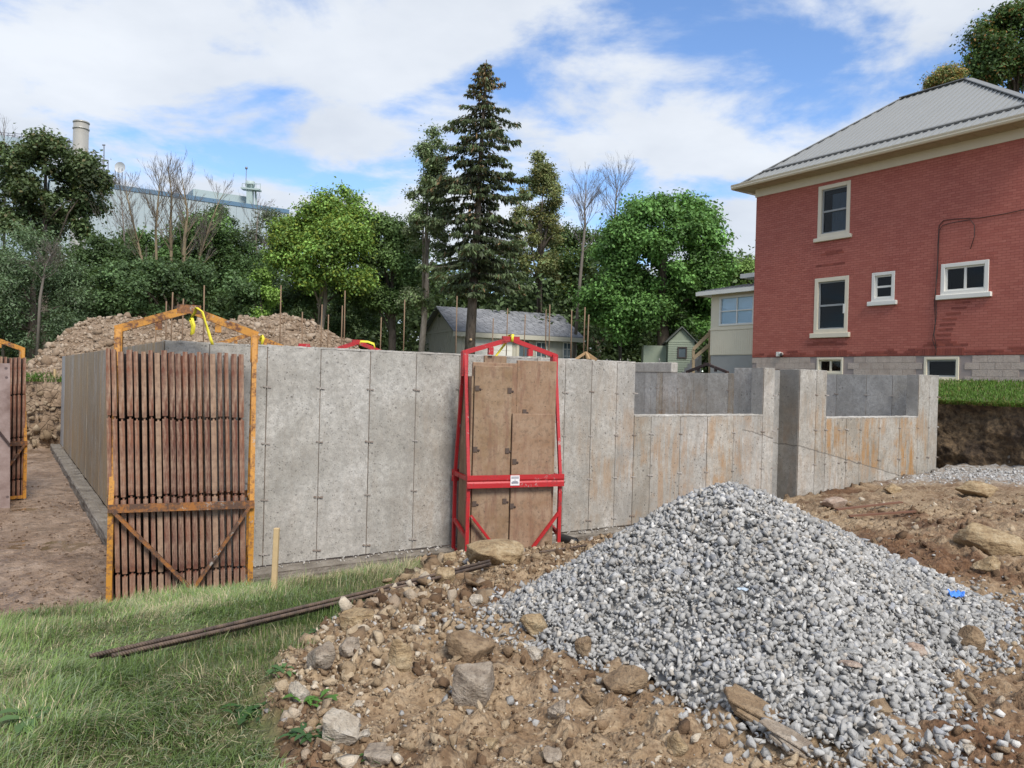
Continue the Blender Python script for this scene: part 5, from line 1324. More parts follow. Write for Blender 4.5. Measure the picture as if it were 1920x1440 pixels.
# splintered wood on the wall top
cp = site(4.0, 0.12, WALL_H)
cl_ = MB()
for k in range(7):
    a_ = random.uniform(0, 6.28); L2 = random.uniform(0.10, 0.2)
    cl_.beam(cp + Vector((0, 0, 0.11)), cp + Vector((math.cos(a_) * L2, math.sin(a_) * L2 * 0.5, 0.005)), 0.03, 0.035)
tag(cl_.build('wood_splinters', plain('split_wood', (0.34, 0.22, 0.11), 0.85, 0, 0.3, 12)), 'splintered brown wood heaped on top of the front wall', 'wood scrap')

# ================================================================== heaps, stones, grass and litter
def hit_ground(px, py, zf=None):
    zf = zf or ground_z
    d = _F + _RT * ((px - 960) / FPX) - _UP * ((py - 720) / FPX)
    Y = np.linspace(1.6, 40, 3000); t_ = Y / d.y
    X = d.x * t_; Z = CAM_H + d.z * t_
    below = np.nonzero(Z < zf(X, Y))[0]
    i = below[0] if len(below) else len(Y) - 1
    return Vector((X[i], Y[i], float(zf(X[i:i + 1], Y[i:i + 1])[0])))
# ---- rock shapes
def hull_template(seed, npts=14, flat=1.0):
    rg = np.random.default_rng(seed); pts = unit(rg.normal(size=(npts, 3))) * (0.75 + 0.35 * rg.random((npts, 1))) * np.array([1, 0.85, flat])
    bm = bmesh.new()
    for p in pts: bm.verts.new(p)
    r_ = bmesh.ops.convex_hull(bm, input=bm.verts)
    loose = [v_ for v_ in bm.verts if not v_.link_faces]
    bmesh.ops.delete(bm, geom=loose, context='VERTS')
    bmesh.ops.triangulate(bm, faces=bm.faces)
    bm.verts.index_update()
    Vt = np.array([v_.co[:] for v_ in bm.verts]); Ft = np.array([[v_.index for v_ in f_.verts] for f_ in bm.faces]); bm.free()
    return Vt, Ft
def lump_template(seed, sub=2, amp=0.35):
    rg = np.random.default_rng(seed); bm = bmesh.new(); bmesh.ops.create_icosphere(bm, subdivisions=sub, radius=1.0)
    bm.verts.index_update()
    Vt = np.array([v_.co[:] for v_ in bm.verts]); Ft = np.array([[v_.index for v_ in f_.verts] for f_ in bm.faces]); bm.free()
    o = rg.random(3) * 50
    n_ = fbm(Vt[:, 0] * 1.2 + o[0] + Vt[:, 2] * 0.7, Vt[:, 1] * 1.2 + o[1] - Vt[:, 2] * 0.9, seed, 3)
    Vt = Vt * (1 + amp * n_)[:, None]
    for k in range(13):                                 # broken faces
        d = rg.normal(size=3); d /= np.linalg.norm(d); h = 0.5 + 0.3 * rg.random()
        s = Vt @ d; over = s > h; Vt[over] -= ((s[over] - h) * 0.96)[:, None] * d
    return Vt, Ft
def rot_mats(n, rng):
    q = rng.normal(size=(n, 4)); q /= np.linalg.norm(q, axis=1, keepdims=True); w, x, y, z = q.T
    return np.stack([np.stack([1 - 2 * (y * y + z * z), 2 * (x * y - z * w), 2 * (x * z + y * w)], -1), np.stack([2 * (x * y + z * w), 1 - 2 * (x * x + z * z), 2 * (y * z - x * w)], -1), np.stack([2 * (x * z - y * w), 2 * (y * z + x * w), 1 - 2 * (x * x + y * y)], -1)], 1)
def scatter(name, templates, pos, size, col, rng, mat, smooth=False, aniso=0.35, flat=None):
    n = len(pos); pick = rng.integers(len(templates), size=n); Vs, Fs, Cs = [], [], []; off = 0
    Rm = rot_mats(n, rng); sc = size[:, None] * (1 + aniso * (rng.random((n, 3)) - 0.5) * 2)
    for k, (Vt, Ft) in enumerate(templates):
        ii = np.nonzero(pick == k)[0]
        if not len(ii): continue
        P_ = np.einsum('nij,nvj->nvi', Rm[ii], Vt[None] * sc[ii][:, None])
        if flat is not None: P_[:, :, 2] *= flat
        P_ = P_ + pos[ii][:, None]
        Vs.append(P_.reshape(-1, 3)); m_ = len(Vt)
        Fs.append((Ft[None] + (off + np.arange(len(ii)) * m_)[:, None, None]).reshape(-1, 3)); off += m_ * len(ii)
        Cs.append(np.repeat(col[ii], m_, axis=0))
    return np_mesh(name, np.vstack(Vs), np.vstack(Fs), mat, smooth, np.vstack(Cs))
HT = [hull_template(300 + i, 8 + i % 4, (0.62, 0.75, 0.5, 0.85)[i % 4]) for i in range(24)]
LT1 = [hull_template(340 + i, 13 + i % 5, (0.8, 0.95, 0.65)[i % 3]) for i in range(16)]
def stone_mat(name, n_sc=22, contrast=0.35, bump=0.5):
    t = NT(name); v = t.world(); c = t.attr('tint'); n1 = t.noise(v, n_sc, 5, 0.65); n2 = t.noise(v, n_sc * 4, 4, 0.6)
    c = t.mix(t.ramp(n1, [(0.35, contrast), (0.62, 0.0)]), c, t.mix(1.0, c, (0.5, 0.48, 0.46), 'MULTIPLY'))
    t.bump(t.math('ADD', n1, n2), bump, 0.01)
    return t.fin(c, 0.9, spec=0.3)
gravel_m = stone_mat('limestone_gravel', 30); clod_m = stone_mat('clods', 26, 0.5, 0.8)

# ---- gravel heap
GC = (1.46, 5.02)
def mound(X, Y):
    dx, dy = X - GC[0], Y - GC[1]
    ang = np.arctan2(dy, dx)
    j = 1 + 0.22 * fbm(np.cos(ang) * 1.9 + 3, np.sin(ang) * 1.9, 81, 4)
    rx = np.where(dx > 0, 1.62, 1.48); ry = np.where(dy > 0, 1.25, np.interp(dx, [-0.9, -0.5, 0.0, 0.4, 1.0], [1.7, 2.1, 2.1, 1.75, 1.35]))
    r = np.sqrt((dx / rx) ** 2 + (dy / ry) ** 2) / j
    h = 0.86 * np.where(r < 1, np.maximum(1 - np.sqrt(r * r + 0.016), 0) ** 1.12, -(r - 1) * 0.6)
    return h
def mound_z(X, Y):
    return np.maximum(base_z(X, Y) + 0.0 + mound(X, Y) + 0.06 * fbm(X * 1.7, Y * 1.7, 83, 4), base_z(X, Y) - 0.2)
def all_z(X, Y): return np.maximum(ground_z(X, Y), mound_z(X, Y) + 0.02)
gravel = empty('gravel_pile', (GC[0], GC[1], 0.72), 0, 'large heap of crushed grey limestone gravel on the brown soil', 'gravel pile')
X, Y = np.meshgrid(np.linspace(-0.5, 3.5, 130), np.linspace(2.6, 6.7, 130))
core_m = plain('gravel_core', (0.30, 0.29, 0.275), 0.95, 0, 0.3, 20)
put('core', heap_mesh('core', X, Y, mound_z(X, Y) - 0.03, core_m, mound(X, Y) > 0.03), gravel)
rng = np.random.default_rng(400)
n = 78000
x = rng.uniform(-0.6, 3.8, n); y = rng.uniform(2.4, 6.7, n); h = mound(x, y)
keep = (h > 0.012 + 0.02 * rng.normal(size=n)) | (rng.random(n) < 0.5 * np.clip(0.5 + 1.3 * fbm(x * 2.2, y * 2.2, 87, 3), 0, 1) * np.exp(-np.clip(-h, 0, 9) / 0.05)) | (rng.random(n) < 0.004 * (h > -0.4))
x, y, h = x[keep], y[keep], h[keep]
sz = 0.0075 + 0.0205 * rng.random(len(x)) ** 1.4
sz[rng.random(len(x)) < 0.12] *= 1.35
z = np.where(h > 0, mound_z(x, y), np.maximum(ground_z(x, y), mound_z(x, y))) + sz * rng.uniform(-0.15, 0.75, len(x))
pos = np.stack([x, y, z], 1)
g_ = (0.29 + 0.21 * rng.random(len(x)))
col = np.stack([g_ * 1.0, g_ * 0.975, g_ * 0.935], 1)
damp = np.clip(1 + 0.14 * fbm(x * 1.6, y * 1.6, 85, 3) + 0.08 * fbm(x * 6, y * 6, 86, 2), 0.6, 1.3); col *= damp[:, None]
w_ = rng.random(len(x)); col[w_ < 0.12] *= np.array((1.06, 0.99, 0.90)); col[w_ > 0.9] *= np.array((0.72, 0.75, 0.82)); col[(w_ > 0.12) & (w_ < 0.17)] = (0.64, 0.62, 0.59)
# the three hundred nearest, largest stones are pieces of their own
score = sz / np.hypot(x, y) * (h > -0.05); order = np.argsort(-score); big = order[:300]; rest = order[300:]
put('loose_stones', scatter('loose_stones', HT, pos[rest], sz[rest], col[rest], rng, gravel_m), gravel)['kind'] = 'stuff'
single = []
for k in range(14):
    Vt, Ft = HT[k]; shade = float(rng.uniform(0.3, 0.5))
    single.append(np_mesh('gravel_stone', Vt, Ft, gravel_m, False, np.tile(np.array([[shade, shade * 0.975, shade * 0.935]]), (len(Vt), 1))))
for i in big:
    q = rng.normal(size=4); q /= np.linalg.norm(q)
    M = Matrix.Translation(pos[i]) @ Quaternion(q).to_matrix().to_4x4() @ Matrix.Diagonal((sz[i] * 1.1, sz[i] * rng.uniform(0.8, 1.1), sz[i] * rng.uniform(0.7, 1.1), 1))
    put('gravel_stone', single[rng.integers(14)], gravel, M)

# ---- rubble in the dug soil of the foreground
n = 84000
Y_ = 2.3 + 9.5 * rng.random(n) ** 1.9; X_ = rng.uniform(-0.85, 0.72, n) * Y_ 
X_ = np.where(rng.random(n) < 0.55, rng.uniform(-1.25, 1.6, n), X_)
g0, m0, d0 = masks(X_, Y_); a_, b_ = tosite(X_, Y_)
near_edge = np.exp(-((X_ + 0.85) / 0.45) ** 2)
dens_ = np.clip(0.5 + 1.2 * fbm(X_ * 1.1, Y_ * 1.1, 91, 3) + 0.5 * near_edge, 0.3, 1)
keep = (g0 < 0.35) & (mound(X_, Y_) < 0.0) & (b_ < -0.4) & (rng.random(n) < dens_) & (a_ < 14.4)
X_, Y_ = X_[keep], Y_[keep]; n = len(X_); ne = near_edge[keep]
sz = 0.004 + 0.011 * rng.random(n) ** 2.2 + 0.028 * rng.random(n) ** 16
sz *= 1 + 0.7 * ne * rng.random(n)
sz = np.minimum(sz * np.clip(Y_ / 3.6, 0.9, 1.8), 0.075)
Z_ = ground_z(X_, Y_) + sz * rng.uniform(-0.15, 0.5, n)
tone = rng.random(n); col = np.empty((n, 3))
pal = np.array([(0.15, 0.092, 0.052), (0.24, 0.162, 0.097), (0.34, 0.248, 0.155), (0.45, 0.35, 0.235), (0.57, 0.485, 0.375), (0.42, 0.40, 0.38)])
cidx = np.searchsorted([0.22, 0.50, 0.74, 0.89, 0.955], tone); cidx = np.where((ne > 0.4) & (rng.random(n) < 0.45), np.minimum(cidx + 1, 4), cidx)
col = pal[cidx] * (0.85 + 0.3 * rng.random((n, 1)))
wet = damp_soil(X_, Y_)[:, None]; col = col * (1 - wet * np.array((0.40, 0.46, 0.5)))
sz = sz * (1 + 0.55 * wet[:, 0] * rng.random(n))
rub = put('rubble', scatter('rubble', LT1 + HT[:8], np.stack([X_, Y_, Z_], 1), sz, col, rng, clod_m, aniso=0.5))
tag(rub, 'brown clods and pale stones strewn through the dug soil', 'rubble', kind='stuff')
# churned lumps of mud in the trench
n = 5200; aa = rng.uniform(-4.8, -1.9, n); bb = -0.6 + 9.5 * rng.random(n) ** 1.5; X_ = SX + aa * U1[0] + bb * U2[0]; Y_ = SY + aa * U1[1] + bb * U2[1]
keep = (masks(X_, Y_)[0] < 0.3) & (rng.random(n) < np.clip(0.55 + 1.2 * fbm(X_ * 1.2, Y_ * 1.2, 97, 3), 0, 1)); X_, Y_ = X_[keep], Y_[keep]; n = len(X_); sz = 0.01 + 0.022 * rng.random(n) ** 2.5
tn = rng.random((n, 1)); col = (1 - tn) * np.array((0.12, 0.075, 0.05)) + tn * np.array((0.34, 0.245, 0.18))
tag(put('mud_lumps', scatter('mud_lumps', LT1, np.stack([X_, Y_, ground_z(X_, Y_) + sz * 0.15], 1), sz, col, rng, clod_m, flat=0.6)), 'churned lumps of wet brown mud in the trench', 'mud', kind='stuff')
# crumbled limestone strip by the bank
n = 5200; aa = rng.uniform(9.8, 13.95, n); bb = rng.uniform(-5.5, -0.2, n)
keep = rng.random(n) < sstep(aa + 0.8 * fbm(aa, bb, 95), 10.6, 12.6); aa, bb = aa[keep], bb[keep]; n = len(aa)
ok_ = base_z(SX + aa * U1[0] + bb * U2[0], SY + aa * U1[1] + bb * U2[1]) < 0.8; aa, bb = aa[ok_], bb[ok_]; n = len(aa)
X_ = SX + aa * U1[0] + bb * U2[0]; Y_ = SY + aa * U1[1] + bb * U2[1]; sz = 0.014 + 0.03 * rng.random(n) ** 2.5
g1 = 0.33 + 0.25 * rng.random((n, 1))
chips = put('limestone_chips', scatter('limestone_chips', HT[:8], np.stack([X_, Y_, ground_z(X_, Y_) + sz * 0.3], 1), sz, g1 * np.array((1, 0.98, 0.95)), rng, gravel_m))
tag(chips, 'thin spread of pale crushed stone below the cut lawn bank', 'gravel', kind='stuff')
# stones along the top of the footing
n = 500; aa = rng.uniform(-1.6, 13, n); bb = rng.uniform(-0.2, -0.02, n); sz = 0.008 + 0.02 * rng.random(n) ** 2
X_ = SX + aa * U1[0] + bb * U2[0]; Y_ = SY + aa * U1[1] + bb * U2[1]
tag(put('footing_crumbs', scatter('footing_crumbs', HT[:8], np.stack([X_, Y_, np.full(n, 0.005)], 1), sz, (0.3 + 0.25 * rng.random((n, 1))) * np.array((1, 0.95, 0.88)), rng, gravel_m)), 'concrete crumbs lying along the footing of the front wall', 'debris', kind='stuff')

# ---- excavated soil pile behind the foundation
def pile_z(X, Y):
    zc = np.interp(X, [-18, -16.6, -14.5, -11.6, -9.8, -8.4, -7.2, -5.8, -4.2], [1.3, 1.9, 3.95, 4.05, 3.95, 4.4, 4.15, 3.3, 1.8])
    yc = np.interp(X, [-17, -5], [25.6, 28.3])
    z = zc - 0.60 * np.sqrt((Y - yc) ** 2 + 0.12) + 0.28 * fbm(X * 0.7, Y * 0.7, 101, 4) + 0.14 * np.abs(fbm(X * 2.4, Y * 2.4, 103, 3))
    return z
X, Y = np.meshgrid(np.linspace(-18.5, -3.5, 260), np.linspace(20, 33, 180))
Zp = pile_z(X, Y); a_, b_ = tosite(X, Y)
soilp = empty('soil_pile', (-11, 26, 1.8), 0, 'wide heap of excavated stony soil behind the foundation', 'soil pile')
put('mound', heap_mesh('mound', X, Y, np.where(b_ > 17.25, Zp, 1.0), stony_m, (Zp > 1.55) & (b_ > 17.2)), soilp)
n = 11000; X_ = rng.uniform(-18, -4, n); Y_ = rng.uniform(22, 28.8, n); Zq = pile_z(X_, Y_); a_, b_ = tosite(X_, Y_)
keep = (Zq > 1.7) & (b_ > 17.35); X_, Y_, Zq = X_[keep], Y_[keep], Zq[keep]; n = len(X_)
sz = 0.03 + 0.06 * rng.random(n) ** 3 + 0.14 * rng.random(n) ** 26
tn = rng.random((n, 1)); col = (1 - tn) * np.array((0.22, 0.15, 0.095)) + tn * np.array((0.46, 0.37, 0.28))
put('clods', scatter('clods', LT1 + HT[:6], np.stack([X_, Y_, Zq + sz * 0.25], 1), sz, col, rng, clod_m), soilp)['kind'] = 'stuff'
# stones of the trench-end bank
n = 420; aa = rng.uniform(-6.5, 6, n); hh = rng.random(n); X_ = SX + aa * U1[0] + (16.95 + 0.4 * hh) * U2[0]; Y_ = SY + aa * U1[1] + (16.95 + 0.4 * hh) * U2[1]
sz = 0.05 + 0.16 * rng.random(n) ** 4
tn = rng.random((n, 1)); col = (1 - tn) * np.array((0.20, 0.14, 0.085)) + tn * np.array((0.38, 0.30, 0.21))
tag(put('bank_stones', scatter('bank_stones', LT1, np.stack([X_, Y_, -0.2 + 1.9 * hh], 1), sz, col, rng, clod_m)), 'stones and clods stuck in the bank at the end of the trench', 'rubble', kind='stuff')

# ---- single stones one can point at
def rock_mat(name, c0, c1, c2, sc=9):
    t = NT(name); v = t.coord('Object'); n1 = t.noise(v, sc, 7, 0.68, 0.3); n2 = t.noise(v, sc * 5, 5, 0.65)
    wv = t.noise(t.coord('Object', scale=(0.5, 1, 3.5), rot=(0.5, 0.3, 0)), sc * 1.2, 5, 0.65)
    c = t.ramp(t.math('ADD', t.math('MULTIPLY', n1, 0.6), t.math('MULTIPLY', wv, 0.4)), [(0.36, c0), (0.5, c1), (0.64, c2)])
    c = t.mix(t.ramp(n2, [(0.34, 0.5), (0.5, 0.0)]), c, tuple(x_ * 0.5 for x_ in c0))
    t.bump(t.math('ADD', t.math('MULTIPLY', n1, 1.4), t.math('ADD', n2, wv)), 0.9, 0.03)
    return t.fin(c, 0.92)
rk_tan = rock_mat('tan_rock', (0.22, 0.14, 0.07), (0.38, 0.27, 0.15), (0.52, 0.41, 0.26))
rk_grey = rock_mat('grey_tan_rock', (0.20, 0.15, 0.11), (0.34, 0.275, 0.21), (0.47, 0.40, 0.325))
rk_brown = rock_mat('brown_rock', (0.16, 0.10, 0.056), (0.28, 0.19, 0.11), (0.39, 0.285, 0.18))
rk_pale = rock_mat('pale_rock', (0.36, 0.29, 0.22), (0.50, 0.43, 0.34), (0.60, 0.54, 0.46))
rk_pink = rock_mat('pinkish_rock', (0.28, 0.19, 0.14), (0.42, 0.31, 0.24), (0.50, 0.41, 0.33))
rk_slate = rock_mat('slaty_rock', (0.24, 0.23, 0.21), (0.36, 0.35, 0.33), (0.45, 0.44, 0.42))
def rock(label, px, py, w_px, h_px, mat, seed, flat=1.0, depth=0.85, rz=0.0, sink=0.3, tilt=0.0, name='rock', amp=0.4, zf=all_z):
    p = hit_ground(px, py + h_px * 0.32, zf); sc = p.y / FPX; w, h = w_px * sc / 2, h_px * sc / 2
    Vt, Ft = lump_template(seed, 4, amp)
    o_ = seed * 3.7
    Vt = Vt * (1 + 0.07 * fbm(Vt[:, 0] * 4 + o_, Vt[:, 1] * 4 + Vt[:, 2] * 3, seed, 3))[:, None]
    Vt = Vt / np.abs(Vt).max(0)
    Vt = Vt * np.array([w, w * depth, h * flat])
    me = np_mesh(name, Vt, Ft, mat, True)
    M = Matrix.Translation((p.x, p.y + w * depth * 0.5, p.z + h * (1 - 2 * sink))) @ Matrix.Rotation(rz, 4, 'Z') @ Matrix.Rotation(tilt, 4, 'Y')
    return tag(put(name, me, None, M), label, 'rock', 'stones lying in the soil')
def slab(label, px, py, w_px, mat, seed, rz, tilt):
    p = hit_ground(px, py, all_z); w = w_px * p.y / FPX / 2; rg = np.random.default_rng(seed); e = None
    for k in range(3):                                  # split layers, each shifted a little
        n = 9; ang = np.sort(rg.random(n) * 6.2832); rr = 0.75 + 0.3 * rg.random(n); sc_ = 1 - 0.12 * k
        pts = [(w * sc_ * r_ * math.cos(a_) + 0.05 * w * k, w * 0.42 * sc_ * r_ * math.sin(a_) - 0.05 * w * k, -0.10 * w * k) for a_, r_ in zip(ang, rr)]
        mb_ = MB().prism(pts, (0, 0, -0.092 * w))
        if e is None:
            o = bpy.data.objects.new('stone_slab', mb_.mesh('stone_slab', mat)); o.matrix_basis = Matrix.Translation((p.x, p.y + 0.05, p.z + 0.14 * w)) @ Matrix.Rotation(rz, 4, 'Z') @ Matrix.Rotation(tilt, 4, 'Y') @ Matrix.Rotation(0.25, 4, 'X'); COL.objects.link(o); e = o
        else: o = mb_.build('layer', mat, e, keep=False)
        b_ = o.modifiers.new('bevel', 'BEVEL'); b_.width = 0.006; b_.segments = 2
    return tag(e, label, 'rock', 'stones lying in the soil')
rock('big squared grey tan stone in the middle of the foreground soil', 882, 1290, 105, 105, rk_grey, 501, rz=0.3, tilt=0.35, amp=0.25)
rock('craggy tan boulder at the foot of the red rack', 925, 1038, 118, 62, rk_tan, 502, rz=0.2)
rock('small tan stone beside the craggy boulder by the red rack post', 842, 1050, 34, 34, rk_tan, 503)
rock('lumpy tan clod between rebar end and the craggy boulder', 832, 1078, 52, 32, rk_tan, 504)
rock('brown boulder half buried above the squared stone', 872, 1215, 105, 66, rk_brown, 505, rz=-0.3)
rock('upright yellowish stone left of the brown buried boulder', 748, 1232, 48, 74, rk_tan, 506, sink=0.3)
rock('chunky orange brown stone at the edge of the gravel heap', 1000, 1168, 54, 62, rk_tan, 507)
rock('round pale rock at the boundary of grass and soil', 560, 1300, 48, 46, rk_pale, 508)
rock('large crumbly pale clod near the bottom beside the weeds', 628, 1372, 88, 74, rk_pale, 509, amp=0.6)
rock('smooth oval white pebble lying on brown soil', 672, 1325, 26, 17, rk_pale, 510, amp=0.08, name='pebble')
rock('long pale pebble near the crumbly clod', 682, 1380, 32, 18, rk_pale, 511, amp=0.1, tilt=-0.5, name='pebble')
rock('smooth wide brown boulder buried right of the squared stone', 1172, 1282, 96, 60, rk_brown, 512, amp=0.2)
rock('upright brown stone between boulder and gravel edge', 1092, 1212, 34, 56, rk_brown, 513)
rock('white crusted stone left of the upright brown stone', 1000, 1228, 40, 30, rk_pale, 514)
rock('round tan stone below the smooth brown boulder', 1048, 1330, 44, 40, rk_grey, 515)
rock('dark rounded stone beside the orange shard', 1108, 1312, 36, 36, rk_brown, 516)
rock('tan stone at the lower tip of the gravel', 1272, 1404, 44, 58, rk_tan, 517)
rock('pale round stone at the top of the soil by the gravel', 888, 1122, 36, 34, rk_pale, 518)
rock('flat tan boulder on the right slope below the cut bank', 1842, 918, 78, 36, rk_tan, 519, zf=ground_z)
rock('large angular tan boulder at the picture edge right of the gravel', 1872, 1016, 130, 74, rk_tan, 520, zf=ground_z, rz=-0.3)
rock('smaller tan rock tucked under the large angular boulder', 1862, 1062, 52, 40, rk_tan, 521, zf=ground_z)
rock('flat pinkish stone behind the gravel heap', 1566, 943, 56, 24, rk_pink, 522, zf=ground_z)
rock('small orange tan stone on the berm below the concrete wall', 1678, 917, 38, 22, rk_tan, 523, zf=ground_z)
rock('brown rounded rock poking out of the gravel edge', 1828, 1198, 58, 56, rk_brown, 524, amp=0.2)
rock('tan stone half sunk in the gravel slope', 1722, 1220, 44, 32, rk_pink, 525)
rock('flat pale slate lying on the lower gravel', 1596, 1226, 52, 18, rk_slate, 526, flat=0.5, amp=0.2)
rock('grey flat slate next to the pale slate in the gravel', 1654, 1212, 46, 16, rk_slate, 527, flat=0.5, amp=0.2, rz=0.5)
rock('pinkish grey flat stone below the two slates', 1598, 1248, 44, 18, rk_pink, 528, flat=0.6, amp=0.2)
slab('layered brown slab broken and sunk beside the gravel', 1432, 1352, 175, rk_brown, 529, -0.5, 0.40)
slab('striped grey brown slab below the layered slab', 1492, 1402, 130, rk_grey, 530, -0.45, 0.42)
rock('bright white pebble in the dark soil of the near corner', 1820, 1404, 26, 26, rk_pale, 531, amp=0.15, name='pebble', zf=ground_z)
rock('knobbly tan clod at the top of the soil by the grass', 665, 1165, 66, 46, rk_tan, 532, amp=0.55)
rock('tall tan clod on the boundary under the rebar', 600, 1235, 66, 74, rk_grey, 533, amp=0.5)
rock('grey tan clod behind the tall tan clod', 648, 1215, 56, 46, rk_grey, 534, amp=0.5)
rock('yellow stone with white cap near the bottom edge', 918, 1392, 36, 36, rk_tan, 535)
rock('grey small boulder at the bottom by the yellow stone', 1040, 1420, 46, 34, rk_grey, 536)
rock('reddish brown clod in the near corner soil', 1690, 1385, 60, 40, rk_brown, 537, zf=ground_z, amp=0.5)
rock('dark clod beside the lowest gravel stones', 1650, 1330, 50, 40, rk_brown, 538, zf=ground_z, amp=0.5)
rock('light tan clod cluster at the bottom by the grass', 700, 1425, 70, 46, rk_grey, 539, amp=0.6)
# orange shard
p = hit_ground(1180, 1300, all_z)
sh = np_mesh('clay_shard', HT[2][0] * np.array([0.035, 0.02, 0.016]), HT[2][1], plain('terracotta', (0.42, 0.12, 0.05), 0.8))
tag(put('clay_shard', sh, None, Matrix.Translation(p + Vector((0, 0, 0.015)))), 'small orange clay shard on the brown soil', 'shard')

# ---- bars, stakes and litter
t = NT('rebar_rust'); v = t.coord('Object'); n1 = t.noise(v, 20, 4)
wv = t.n('ShaderNodeTexWave', wave_type='BANDS', bands_direction='DIAGONAL'); wv.inputs['Scale'].default_value = 28; t.l(v, wv.inputs['Vector']); t.bump(wv.outputs[1], 0.6, 0.004)
rebar_m = t.fin(t.ramp(n1, [(0.3, (0.045, 0.032, 0.026)), (0.7, (0.15, 0.10, 0.07))]), 0.7)
p0 = hit_ground(172, 1254); p1 = hit_ground(922, 1066)
dirv = (p1 - p0).normalized(); sd_ = dirv.cross(Vector((0, 0, 1))).normalized()
lift = max(0.03, max(gz(p0.lerp(p1, k / 20).x, p0.lerp(p1, k / 20).y) - p0.lerp(p1, k / 20).z for k in range(21)) * 0.55)
for k, (s_, u_, e0_, e1_, lab) in enumerate(((0.028, 0.03, 0.0, 0.0, 'uppermost far bar of the rusty rebar bundle across the grass'), (-0.026, 0.022, 0.09, -0.05, 'near bar of the rusty rebar bundle across the grass'), (0.0, 0.0, 0.16, -0.02, 'middle bar lying lowest in the rusty rebar bundle'), (0.055, 0.004, 0.05, 0.03, 'bar at the back of the rusty rebar bundle'))):
    a_ = p0 + sd_ * -s_ + dirv * e0_ + Vector((0, 0, u_ + lift)); b_ = p1 + sd_ * -s_ + dirv * e1_ + Vector((0, 0, u_ + lift))
    md = a_.lerp(b_, 0.5) + Vector((0, 0, -0.012))
    tag(MB().tube([a_, a_.lerp(md, 0.5) - Vector((0, 0, .004)), md, md.lerp(b_, 0.5) - Vector((0, 0, .004)), b_], 0.0125, 8).build('rebar', rebar_m), lab, 'rebar', 'rebar bundle')
q0, q1 = hit_ground(1012, 1040), hit_ground(1112, 1026)
tag(MB().tube([q0 + Vector((0, 0, 0.02)), q1 + Vector((0, 0, 0.02))], 0.012, 8).build('rebar', rebar_m), 'short rusty rebar lying between red rack and gravel', 'rebar')
for (a0, a1, lab, w_) in (((1568, 960), (1690, 946), 'flat rusty stake on the slope behind the gravel', 0.05), ((1592, 974), (1716, 964), 'second rusty stake lying lower behind the gravel', 0.035)):
    q0, q1 = hit_ground(*a0), hit_ground(*a1)
    tag(MB().beam(q0 + Vector((0, 0, 0.03)), q1 + Vector((0, 0, 0.03)), w_, 0.02).build('rusty_stake', plain('stake_rust', (0.16, 0.075, 0.045), 0.85) if w_ == 0.05 else bpy.data.materials['stake_rust']), lab, 'stake')
sp0 = hit_ground(513, 1108); sp1 = at(519, 990, sp0.y + 0.02)
tag(MB().beam(sp0 - Vector((0, 0, 0.1)), sp1, 0.045, 0.045, (0, 1, 0)).build('wooden_stake', plain('stake_wood', (0.50, 0.36, 0.19), 0.8, 0, 0.2, 14), bevel=0.004), 'pale wooden survey stake standing in the grass by the orange rack', 'stake')
p = hit_ground(486, 1100)
tag(MB().beam(p + Vector((-0.06, 0, 0.05)), p + Vector((0.07, -0.02, 0.035)), 0.03, 0.03).build('marker_stub', plain('fluor_orange', (0.75, 0.19, 0.03), 0.6)), 'fluorescent orange stub beside the wooden stake', 'marker')
fs_ = at(103, 716, 22.5)
tag(MB().beam((fs_.x, fs_.y, 1.6), at(103, 692, 22.5), 0.05, 0.05, (0, 1, 0)).build('wooden_stake', bpy.data.materials['stake_wood']), 'small wooden stake in the grass at the trench end', 'stake')
def crumple(name, px, py, w_px, mat, label, cat, seed, hgt=0.5, zf=all_z):
    p = hit_ground(px, py, zf); s_ = w_px * p.y / FPX / 2; n = 14
    gx, gy = np.meshgrid(np.linspace(-1, 1, n), np.linspace(-1, 1, n)); r_ = np.sqrt(gx ** 2 + gy ** 2)
    zz = hgt * (np.abs(fbm(gx * 1.8 + seed, gy * 1.8, seed, 3)) + 0.25 * (1 - r_))
    k_ = 0.75 + 0.35 * fbm(gx * 1.2 + seed, gy * 1.2, seed + 5, 2)
    me = heap_mesh(name, p.x + gx * s_ * k_, p.y + gy * s_ * k_, p.z + 0.012 + zz * s_, mat, None, False)
    o = put(name, me); sf_ = o.modifiers.new('thick', 'SOLIDIFY'); sf_.thickness = 0.002
    return tag(o, label, cat)
crumple('plastic_sheet', 1790, 1122, 36, plain('blue_film', (0.07, 0.24, 0.75), 0.3), 'crumpled blue plastic scrap at the side of the gravel heap', 'plastic', 601, 0.9)
crumple('plastic_bag', 594, 1078, 24, plain('clear_film', (0.62, 0.66, 0.66), 0.35), 'small clear white plastic scrap in the grass', 'plastic', 603, 0.6)
crumple('plastic_sheet', 1392, 1112, 26, plain('pale_film', (0.42, 0.50, 0.58), 0.35), 'pale bluish film caught in the middle of the gravel', 'plastic', 605, 0.4)

